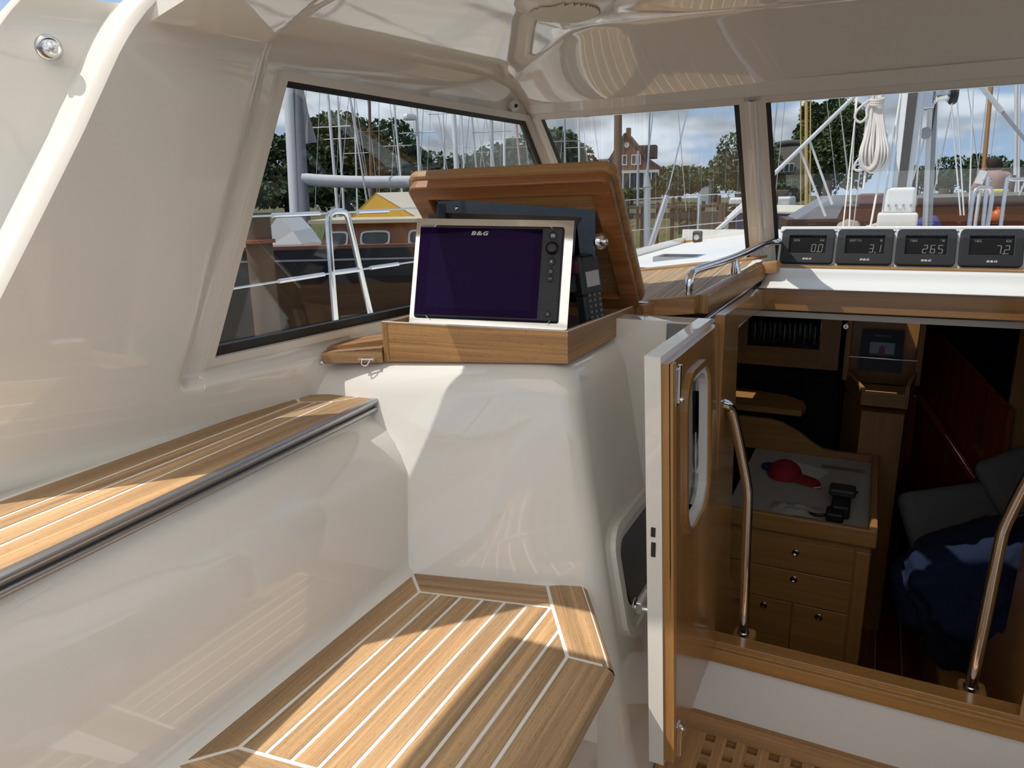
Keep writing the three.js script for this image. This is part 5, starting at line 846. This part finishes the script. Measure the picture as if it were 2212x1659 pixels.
// ================================================================ our own deck gear outside the windows
{ // boarding gate stanchion with lifelines on the port side
  const X = -2.0, g = thing('gate_stanchion', 'stainless boarding gate frame on the side deck outside the side window', 'stanchion');
  part('frame', tube([[X, 0.80, -2.305], [X, 1.05, -2.308], [X, 1.28, -2.314], [X, 1.322, -2.330], [X, 1.330, -2.38], [X, 1.322, -2.425], [X, 1.28, -2.446], [X, 1.05, -2.500], [X, 0.80, -2.560]], 0.0135, 60, 12), chrome, g);
  part('crossbar', cyl([X, 1.085, -2.310], [X, 1.082, -2.492], 0.011), chrome, g);
  for (const z of [-2.305, -2.562]) part('foot', cyl([X, 0.80, z], [X, 0.83, z], 0.024), steel, g);
  const life = (label, pts, tz) => { const l = thing('lifeline', label, 'lifeline'); part('wire', tube(pts, 0.0045, 8, 6), steel, l); part('turnbuckle', cyl([X, mixn(pts[0][1], pts[pts.length - 1][1], tz), mixn(pts[0][2], pts[pts.length - 1][2], tz)], [X, mixn(pts[0][1], pts[pts.length - 1][1], tz + 0.10), mixn(pts[0][2], pts[pts.length - 1][2], tz + 0.10)], 0.009), chrome, l); };
  life('upper lifeline running aft from the boarding gate', [[X, 1.325, -2.315], [X, 1.326, -1.9], [X, 1.33, 0.2]], 0.02); life('upper lifeline running forward from the boarding gate', [[X, 1.325, -2.44], [X, 1.33, -2.95], [X, 1.32, -4.6]], 0.03);
  life('lower lifeline running aft from the boarding gate', [[X, 1.085, -2.31], [X, 1.084, -1.8], [X, 1.08, 0.2]], 0.02); life('lower lifeline running forward from the boarding gate', [[X, 1.082, -2.50], [X, 1.08, -2.9], [X, 1.07, -4.6]], 0.03);
  const sp = (label, x, z, y0, y1) => { const s = thing('deck_stanchion', label, 'stanchion'); part('post', cyl([x, y0, z], [x, y1, z], 0.013), chrome, s); part('foot', cyl([x, y0 - 0.02, z], [x, y0 + 0.01, z], 0.03), steel, s); };
  sp('stanchion post at the left of the windscreen pane with the brick house', -2.31, -6.88, 0.80, 1.33); sp('stanchion post in the middle of the pane with the brick house', -1.60, -7.23, 0.80, 1.36);
  const bl = (label, pts) => single('bow_lifeline', [tube(pts, 0.005, 10, 6)], steel, label, 'lifeline');
  bl('upper bow lifeline between the two stanchions', [[-2.31, 1.315, -6.9], [-1.60, 1.350, -7.25], [-1.05, 1.370, -7.55]]); bl('lower bow lifeline between the two stanchions', [[-2.31, 1.02, -6.85], [-1.60, 1.07, -7.22], [-1.0, 1.12, -7.5]]);
}
{ // furler, shroud boot, bow rail, block on the side deck
  const f = thing('furling_drum', 'grey furling tube with a conical cap outside the windscreen', 'furler'); part('tube', cyl([-2.60, 0.70, -8.93], [-2.67, 1.45, -9.11], 0.045), alu, f); part('cone', cyl([-2.67, 1.45, -9.11], [-2.69, 1.68, -9.15], 0.055, 0.012), mastGrey, f); part('wire', cyl([-2.69, 1.68, -9.15], [-2.62, 3.6, -9.5], 0.008, 0.008, 6), steel, f);
  const b = thing('shroud_cover', 'slanting grey shroud cover with its wire outside the windscreen', 'shroud'); part('cover', cyl([-1.585, 0.90, -5.44], [-1.49, 1.355, -5.62], 0.024), alu, b); part('cap', cyl([-1.49, 1.355, -5.62], [-1.484, 1.40, -5.635], 0.026, 0.012), blackPl, b); part('wire', cyl([-1.484, 1.40, -5.635], [-1.36, 2.30, -5.93], 0.0055, 0.0055, 6), steel, b);
  single('deck_bow_rail', [tube([[-1.545, 0.86, -5.10], [-1.54, 0.95, -5.115], [-1.52, 0.99, -5.13], [-1.47, 1.0, -5.17], [-1.425, 0.985, -5.19], [-1.40, 0.93, -5.195], [-1.395, 0.86, -5.19]], 0.010, 40, 8)], chrome, 'small bent steel rail on deck below the shroud cover', 'rail');
  const k = thing('genoa_block', 'black sheet block with a steel ring on the deck track', 'block'); part('cheek', bx(-1.215, -1.145, 1.02, 1.105, -5.36, -5.32, [1, 0, 0], 0.015), blackPl, k); part('ring', tube([[-1.21, 0.99, -5.34], [-1.24, 0.97, -5.33], [-1.23, 0.94, -5.33], [-1.19, 0.95, -5.335]], 0.006, 16, 6), chrome, k); part('sheave', cyl([-1.18, 1.06, -5.315], [-1.18, 1.06, -5.305], 0.02), steel, k);
  single('spinnaker_pole', [cyl([-1.48, 0.80, -6.02], [-0.86, 1.43, -6.55], 0.018, 0.018, 10)], mastWhite, 'slanting white pole outside the pane with the brick house', 'pole');
  const bu = (label, c, r, col) => { const o = thing('mooring_buoy', label, 'buoy'); part('ball', ball(c, r, 1, 1.15, 1, 20), phys(...col, 0.4), o); part('eye', cyl([c[0], c[1] + r * 1.0, c[2]], [c[0], c[1] + r * 1.5, c[2]], r * 0.25), phys(...col, 0.4), o); };
  bu('pink mooring buoy at the bank above the deck edge', [-5.19, -0.40, -31.6], 0.19, [0.62, 0.10, 0.12]); part('stake', cyl([-5.19, -1.1, -31.6], [-5.19, -0.4, -31.6], 0.05), mastGrey, groups[groups.length - 1]); bu('orange fender ball on the wooden boat at the right', [1.31, 0.99, -11.0], 0.085, [0.62, 0.12, 0.03]);
  single('light_blue_banner', [cyl([-7.66, -1.0, -21.9], [-7.66, 2.4, -21.9], 0.03), prism([[-7.64, 2.30, -21.9], [-7.42, 2.22, -21.95], [-7.45, 1.9, -21.9], [-7.50, 1.46, -21.75], [-7.60, 1.45, -21.72], [-7.66, 1.9, -21.8]], [0.01, 0, 0.02])], std(0.30, 0.48, 0.62, 0.8), 'light blue hanging banner left of the brick house', 'banner');
}
{ // mast with its foot, boom vang slot, winch and lines
  const m = thing('main_mast', 'our white mast with a dark luff slot and a bolted foot', 'mast');
  const W = (y) => mixn(0.060, 0.098, (y - 1.36) / 0.62), ell = (y, z, n = 20) => { const o = [], w = Math.max(0.055, W(y) * 0.75); for (let i = 0; i <= n; i++) { const a = i / n * 6.283; o.push([0.098 + 0.006 * (y - 1.36) + w * Math.cos(a), y, z + 0.085 * Math.sin(a)]); } return o; };
  const rows = []; for (const [y, z] of [[1.25, -5.14], [1.36, -5.17], [1.6, -5.25], [2.0, -5.38], [3.4, -5.82], [8, -7.2]]) rows.push(ell(y, z)); part('spar', loft(rows), std(0.70, 0.72, 0.74, 0.3), m);
  part('luff_slot', prism([[0.072, 1.34, -5.075], [0.120, 1.34, -5.075], [0.132, 2.0, -5.285], [0.078, 2.0, -5.285], [0.09, 3.4, -5.735], [0.14, 3.4, -5.735]].filter((_, i) => i < 4), [0, 0, -0.012]), std(0.06, 0.055, 0.055, 0.5), m);
  const ft = part('foot', joined([bx(0.012, 0.175, 1.22, 1.375, -5.25, -5.06, [1, 0, 0], 0.02), bx(-0.02, 0.20, 1.13, 1.225, -5.28, -5.03, [1, 0, 0], 0.015)]), whitePaint, m);
  for (const x of [0.035, 0.075, 0.115, 0.155]) part('bolt', cyl([x, 1.27, -5.06], [x, 1.27, -5.052], 0.007), steel, ft);
  part('mast_step', bx(-0.05, 0.24, 1.08, 1.14, -5.32, -4.98, [1, 0, 0], 0.02), mastWood, m);
  part('tube', cyl([0.256, 1.10, -5.31], [0.211, 1.86, -5.47], 0.0145), whitePaint, m); part('tube', cyl([0.285, 1.10, -5.40], [0.222, 2.25, -5.70], 0.016), mastGrey, m);
  const w = thing('mast_winch', 'chrome and black winch on the mast in the middle pane', 'winch');
  part('drum', lathe([[0, 0], [0.052, 0], [0.055, 0.02], [0.040, 0.03], [0.036, 0.075], [0.043, 0.09], [0, 0.092]], [0.215, 1.928, -5.46], [1, 0, -0.2], 24), steel, w); part('top', lathe([[0, 0], [0.050, 0], [0.056, 0.008], [0.042, 0.018], [0.056, 0.028], [0.05, 0.036], [0, 0.04]], [0.315, 1.926, -5.51], [1, 0, -0.2], 24), blackPl, w); part('base', bx(0.165, 0.235, 1.85, 2.02, -5.56, -5.44, [1, 0, 0], 0.01), steel, w);
  const hp = thing('halyard_pulley', 'round dark block hanging right of the mast', 'block'); part('cheek', [lathe([[0, 0], [0.032, 0.002], [0.036, 0.012], [0.032, 0.022], [0, 0.024]], [0.198, 1.70, -5.40], [0.3, 0, 1], 24)], mastGrey, hp); part('strop', tube([[0.198, 1.67, -5.40], [0.19, 1.6, -5.38], [0.17, 1.5, -5.35], [0.155, 1.42, -5.32]], 0.006, 16, 6), caulk, hp);
}
{ // coil of white rope hanging beside the mast
  const rp = texture(128, 128, (u, v) => { const s = Math.sin((u * 10 + v * 4) * 6.283) > 0.3 ? 1 : 0.8; return [250 * s, 244 * s, 238 * s]; }); rp.repeat.set(14, 1);
  const rope = std(1, 0.98, 0.96, 0.85, { map: rp }), c = thing('rope_coil', 'big hanging coil of white rope beside the mast', 'rope'), tubeUV = (pts, r, n) => new THREE.TubeGeometry(new THREE.CatmullRomCurve3(pts.map(v3), false, 'centripetal'), n, r, 8);
  for (let i = 0; i < 13; i++) {
    const t = i / 12, xl = mixn(-0.150, -0.075, t) + rr(-0.004, 0.004), xr = mixn(-0.062, 0.003, t) + rr(-0.004, 0.004), yb = 1.470 + 0.028 * Math.abs(t - 0.55) + rr(-0.008, 0.012), z = -5.06 - 0.11 * (t - 0.5) * 0.4 + (i % 3) * 0.013, zn = -5.20 + (i % 3) * 0.008, k = (t - 0.5) * 0.045;
    part('loop', tubeUV([[-0.098 + k, 1.900, zn], [-0.102 + k, 1.85, zn], [mixn(xl, -0.10, 0.35), 1.70, mixn(z, zn, 0.55)], [xl, 1.58, z], [xl + 0.010, yb + 0.03, z], [(xl + xr) / 2, yb, z], [xr - 0.010, yb + 0.03, z], [xr, 1.58, z], [mixn(xr, -0.075, 0.40), 1.70, mixn(z, zn, 0.55)], [-0.078 + k, 1.85, zn], [-0.080 + k, 1.905, zn]], 0.0072, 64), rope, c);
  }
  for (let i = 0; i < 3; i++) part('wrap', tubeUV([[-0.125, 1.875 + i * 0.013, -5.20], [-0.115, 1.868 + i * 0.013, -5.165], [-0.085, 1.865 + i * 0.013, -5.155], [-0.058, 1.872 + i * 0.013, -5.175], [-0.055, 1.880 + i * 0.013, -5.21], [-0.09, 1.885 + i * 0.013, -5.24]], 0.0078, 30), rope, c);
  part('loop', tubeUV([[-0.120, 1.905, -5.19], [-0.155, 1.88, -5.17], [-0.198, 1.83, -5.145], [-0.200, 1.795, -5.14], [-0.170, 1.770, -5.14], [-0.138, 1.795, -5.15], [-0.140, 1.85, -5.17], [-0.115, 1.90, -5.19]], 0.0078, 50), rope, c);
  part('loop', tubeUV([[-0.150, 1.56, -5.06], [-0.172, 1.52, -5.05], [-0.172, 1.49, -5.05], [-0.145, 1.482, -5.05], [-0.115, 1.50, -5.05]], 0.0075, 30), rope, c);
  part('tail', cyl([-0.112, 2.10, -5.25], [-0.112, 1.370, -5.03], 0.0068, 0.0068, 8), rope, c); part('hank', [tubeUV([[-0.10, 1.90, -5.21], [-0.115, 2.0, -5.25], [-0.09, 2.2, -5.3]], 0.018, 20), tubeUV([[-0.075, 1.90, -5.21], [-0.06, 2.0, -5.25], [-0.07, 2.2, -5.3]], 0.018, 20)], rope, c);
}
{ // running rigging and wires in the middle pane
  const G = 'lines around the mast'; const ln = (label, a, b, r, m) => single('rigging_line', [cyl(a, b, r, r, 6)], m, label, 'line', G);
  const ext = (a, b, k) => [b[0] + (b[0] - a[0]) * k, b[1] + (b[1] - a[1]) * k, b[2] + (b[2] - a[2]) * k];
  const L = [['line left of the rope coil', [-0.208, 1.12, -5.04], [-0.203, 1.977, -5.297], 0.005, caulk], ['second line left of the rope coil', [-0.172, 1.12, -5.06], [-0.205, 1.80, -5.25], 0.005, caulk], ['third line left of the rope coil', [-0.150, 1.12, -5.08], [-0.14, 1.90, -5.3], 0.0045, wireM], ['line down from the rope coil to the mast foot', [-0.054, 1.12, -5.016], [-0.030, 1.45, -5.10], 0.007, caulk], ['line along the left side of the mast', [0.0, 1.12, -5.06], [0.045, 2.1, -5.36], 0.007, caulk], ['line along the right side of the mast', [0.185, 1.12, -5.20], [0.165, 2.1, -5.46], 0.006, caulk], ['dark cable under the winch', [0.235, 1.70, -5.48], [0.24, 1.90, -5.5], 0.004, blackPl], ['left wire of the pair right of the winch', [0.696, 1.10, -8.40], [0.476, 2.366, -8.66], 0.008, mastWhite], ['right wire of the pair right of the winch', [0.726, 1.10, -8.42], [0.554, 2.225, -8.658], 0.008, mastWhite], ['upright wire left of the orange mast', [0.772, 1.10, -8.45], [0.684, 2.387, -8.772], 0.008, mastWhite], ['thin stay at the left of the orange mast', [1.45, 1.3, -14.5], [1.05, 3.2, -15.0], 0.007, wireM], ['thin stay at the right of the orange mast', [1.95, 1.3, -14.5], [1.75, 3.4, -15.0], 0.007, wireM], ['stay in front of the far trees', [0.79, 1.42, -14.35], [0.63, 2.98, -14.72], 0.01, mastWhite], ['slanting grey stay at the right of the person', [1.45, 1.25, -10.6], [1.95, 2.6, -11.8], 0.014, mastGrey]];
  for (const [l, a, b, r, m] of L) ln(l, a, ext(a, b, 0.8), r, m);
  single('whisker_pole', [cyl([0.52, 2.47, -8.13], [0.895, 2.025, -8.193], 0.022, 0.022, 10)], mastWhite, 'white pole slanting down from the top of the middle pane', 'pole'); single('grey_pole', [cyl([0.895, 2.025, -8.193], [1.25, 1.60, -8.26], 0.016, 0.016, 10)], mastGrey, 'grey lower end of the slanting pole at the right edge', 'pole');
  const sf = thing('spar_frame', 'long white spar slanting up at the left of the rope coil with two struts', 'spar');
  part('spar', cyl([-1.35, 1.11, -7.36], [-0.25, 2.36, -8.29], 0.020, 0.020, 10), mastWhite, sf); part('strut', cyl([-0.70, 1.85, -7.93], [-0.44, 1.23, -7.90], 0.012), mastWhite, sf); part('strut', cyl([-0.775, 1.76, -7.86], [-0.49, 1.12, -7.85], 0.012), mastWhite, sf); part('post', cyl([-1.35, 0.80, -7.36], [-1.35, 1.13, -7.36], 0.02), mastGrey, sf);
}
{ // quay clutter: covered boats, wooden boat, pulpits
  const b = thing('blue_boat', 'small dark blue boat with a cream deck at the left of the middle pane', 'boat'); part('hull', prism([[-2.2, -1.05, -13.3], [-0.75, -1.05, -13.0], [-0.65, 0.98, -13.0], [-2.3, 1.02, -13.3]], [0.1, 0, -1.4]), std(0.02, 0.03, 0.10, 0.4), b); part('deck', prism([[-2.35, 1.02, -13.3], [-0.6, 0.98, -13.0], [-0.5, 1.06, -14.4], [-2.2, 1.10, -14.7]], [0, 0.03, 0]), std(0.66, 0.62, 0.50, 0.6), b);
  const c = thing('covered_boat', 'boat under a grey ridge cover beside the blue boat', 'boat'); part('cover', prism([[-0.98, 1.0, -9.85], [-0.50, 1.0, -10.05], [-0.40, 1.29, -10.25], [-0.55, 1.29, -10.2]], [-0.25, 0, -1.3]), std(0.20, 0.21, 0.24, 0.85), c); part('hull', prism([[-1.1, -1.05, -9.8], [-0.35, -1.05, -10.1], [-0.40, 1.02, -10.08], [-1.05, 1.02, -9.8]], [-0.25, 0, -1.3]), std(0.10, 0.05, 0.03, 0.5), c);
  const w = thing('wooden_boat', 'brown wooden boat with a white rail at the right of the middle pane', 'boat'); part('hull', prism([[0.45, -1.05, -10.9], [2.3, -1.05, -11.4], [2.4, 1.26, -11.35], [0.4, 1.24, -10.9]], [0.4, 0, -1.6]), wood(MAHO, 0.5, 0.45, 0.4, 0.4), w); part('rail', prism([[0.38, 1.24, -10.85], [2.45, 1.26, -11.3], [2.45, 1.30, -11.3], [0.38, 1.28, -10.85]], [0.0, 0, -0.1]), std(0.45, 0.42, 0.36, 0.6), w); part('deck_cloth', bx(1.15, 1.42, 1.27, 1.33, -11.5, -11.2, [1, 0, 0], 0.02), std(0.65, 0.62, 0.10, 0.8), w);
  const q = thing('brown_boat', 'low brown boat behind the rope coil and mast foot', 'boat'); part('hull', prism([[-0.5, -1.05, -12.4], [0.5, -1.05, -12.4], [0.55, 1.12, -12.4], [-0.6, 1.12, -12.4]], [0, 0, -1.5]), std(0.13, 0.06, 0.045, 0.5), q); part('coachroof', bx(-0.35, 0.3, 1.12, 1.30, -13.6, -12.6, [1, 0, 0], 0.04), std(0.16, 0.05, 0.05, 0.5), q);
  const d = thing('quay_edge', 'dark wooden quay edge behind the boats in the middle pane', 'quay'); part('beam', bx(-3.5, 6.0, 0.2, 0.98, -17.0, -16.0, [1, 0, 0]), std(0.10, 0.08, 0.065, 0.9), d); for (let i = 0; i < 9; i++) part('pile', cyl([-3 + i, -1.2, -15.9], [-3 + i, 1.15 + 0.2 * (i % 3), -15.9], 0.10, 0.09, 10), mastBrown, d);
  const pu = (label, pts) => single('pulpit_rail', [tube(pts, 0.016, 40, 8)], steel, label, 'rail');
  pu('bent steel pulpit with wrapped rope left of the person', [[0.62, 0.79, -6.56], [0.615, 1.2, -6.65], [0.63, 1.34, -6.69], [0.68, 1.36, -6.72], [0.74, 1.34, -6.75], [0.75, 1.2, -6.74], [0.73, 0.79, -6.66]]); pu('steel post beside the person', [[0.777, 0.79, -7.2], [0.772, 1.393, -7.365], [0.79, 1.42, -7.38]]); pu('steel post right of the person', [[0.902, 0.79, -7.26], [0.917, 1.397, -7.44], [0.96, 1.42, -7.46], [1.25, 1.41, -7.6]]);
  const fl = thing('folded_sails', 'bundle of blue and cream sail bags at the mast foot', 'bag'); for (const [c, k, col] of [[[0.33, 1.09, -6.4], [1.0, 0.8, 0.9], [0.05, 0.05, 0.22]], [[-0.02, 1.09, -5.6], [0.9, 0.6, 0.8], [0.55, 0.50, 0.35]], [[-0.20, 1.09, -5.7], [0.9, 0.9, 0.8], [0.35, 0.30, 0.24]]]) part('bag', (() => { const g = ball([0, 0, 0], 0.085, ...k, 20), p = g.attributes.position; for (let i = 0; i < p.count; i++) { const f = 0.75 + 0.55 * fbm(p.getX(i) * 30 + c[0] * 9, p.getY(i) * 30 + p.getZ(i) * 17 + 40, 3); p.setXYZ(i, c[0] + p.getX(i) * f, c[1] + p.getY(i) * f, c[2] + p.getZ(i) * f); } g.computeVertexNormals(); return g; })(), std(...col, 0.85), fl);
  single('info_sign', [cyl([1.03, -1.0, -10.43], [1.03, 1.45, -10.43], 0.02), prism([[1.00, 1.56, -10.44], [1.085, 1.54, -10.47], [1.04, 1.395, -10.40], [0.955, 1.41, -10.37]], [0.01, 0, -0.03])], whitePaint, 'white board with a dark round emblem beside the person', 'sign');
}
{ // person seen from behind, head bowed, in a faded pink shirt
  const S = 0.55, N = 64, mc = new MarchingCubes(N, new THREE.MeshStandardMaterial(), false, false, 200000), half = 0.95, org = V(1.29, 0.86, -11.73);
  const caps = [[[0, 0.0, 0], [0, 0.30, 0], 0.150, 0.150], [[0, 0.30, 0], [0, 0.55, 0.02], 0.150, 0.155], [[-0.15, 0.58, 0.02], [0.15, 0.58, 0.02], 0.085, 0.085], [[0, 0.60, 0.02], [-0.02, 0.74, 0.0], 0.06, 0.055], [[-0.03, 0.80, -0.02], [-0.04, 0.86, -0.03], 0.092, 0.095], [[-0.20, 0.57, 0.02], [-0.27, 0.34, -0.02], 0.062, 0.052], [[-0.27, 0.34, -0.02], [-0.22, 0.16, -0.22], 0.050, 0.036], [[0.20, 0.57, 0.02], [0.25, 0.33, -0.02], 0.062, 0.052], [[0.25, 0.33, -0.02], [0.14, 0.18, -0.24], 0.050, 0.036], [[-0.09, 0.0, 0], [-0.10, -0.42, -0.04], 0.095, 0.07], [[0.09, 0.0, 0], [0.10, -0.42, -0.04], 0.095, 0.07], [[-0.10, -0.42, -0.04], [-0.10, -0.84, 0], 0.066, 0.045], [[0.10, -0.42, -0.04], [0.10, -0.84, 0], 0.066, 0.045]];
  const body = (list) => { mc.reset(); mc.isolation = 0; const p = V(), a = V(), b = V(), ab = V(); for (let k = 0; k < N; k++) for (let j = 0; j < N; j++) for (let i = 0; i < N; i++) { p.set(i - N / 2, j - N / 2, k - N / 2).multiplyScalar(2 * half / N); let d = 9; for (const [A, B, r0, r1] of list) { a.set(...A); ab.set(...B).sub(a); const t = Math.max(0, Math.min(1, p.clone().sub(a).dot(ab) / ab.lengthSq())), dist = p.distanceTo(b.copy(a).addScaledVector(ab, t)) - (r0 + (r1 - r0) * t), kk = 0.05, h = Math.max(kk - Math.abs(d - dist), 0) / kk; d = Math.min(d, dist) - h * h * kk * 0.25; } mc.field[i + j * N + k * N * N] = -d; } mc.update(); const n = mc.count, g = new THREE.BufferGeometry(), pos = new Float32Array(mc.positionArray.slice(0, n * 3)), nor = new Float32Array(mc.normalArray.slice(0, n * 3)); g.setAttribute('position', new THREE.BufferAttribute(pos, 3)); g.setAttribute('normal', new THREE.BufferAttribute(nor, 3)); g.scale(half, half, half); g.deleteAttribute('normal'); const w = mergeVertices(g, 1e-4); w.computeVertexNormals(); return w; };
  const per = thing('person', 'person in a faded pink shirt with dark hair, seen from behind at the quay', 'person');
  const put = (g) => { const o = flat(g); o.rotateY(0.35); o.scale(0.80, 0.80, 0.80); o.translate(org.x, org.y + 0.15, org.z); return o; };
  part('body', put(body(caps)), std(0.42, 0.24, 0.18, 0.7), per, 'skin');
  const grow = (l, e) => l.map(([a, b, r0, r1]) => [a, b, r0 + e, r1 + e]);
  part('shirt', put(body(grow(caps.slice(0, 3), 0.018).concat(grow([[[-0.20, 0.57, 0.02], [-0.25, 0.42, -0.01], 0.064, 0.058], [[0.20, 0.57, 0.02], [0.235, 0.42, -0.01], 0.064, 0.058]], 0.016)))), std(0.34, 0.21, 0.20, 0.9), per, 'faded pink shirt');
  part('trousers', put(body(grow([[[-0.09, 0.02, 0], [-0.10, -0.42, -0.04], 0.10, 0.075], [[0.09, 0.02, 0], [0.10, -0.42, -0.04], 0.10, 0.075], [[-0.10, -0.42, -0.04], [-0.10, -0.82, 0], 0.070, 0.05], [[0.10, -0.42, -0.04], [0.10, -0.82, 0], 0.070, 0.05]], 0.012))), std(0.03, 0.035, 0.05, 0.9), per);
  part('hair', put(body([[[-0.03, 0.83, 0.0], [-0.04, 0.88, -0.02], 0.105, 0.098], [[-0.03, 0.76, 0.03], [-0.03, 0.84, 0.02], 0.08, 0.09]])), std(0.045, 0.03, 0.022, 0.9), per, 'dark brown hair');
}

// ---------------------------------------------------------------- every thing's origin at its base
scene.updateMatrixWorld(true);
for (const o of groups.concat(singles)) {
  const b = new THREE.Box3().setFromObject(o); if (b.isEmpty()) continue;
  const p = V((b.min.x + b.max.x) / 2, b.min.y, (b.min.z + b.max.z) / 2);
  if (o.isMesh) { o.geometry.translate(-p.x, -p.y, -p.z); o.position.copy(p); continue; }
  for (const c of o.children) c.position.sub(p); o.position.copy(p);
}
scene.traverse((o) => { if (o.isMesh) o.castShadow = o.receiveShadow = true; });
renderer.render(scene, camera);
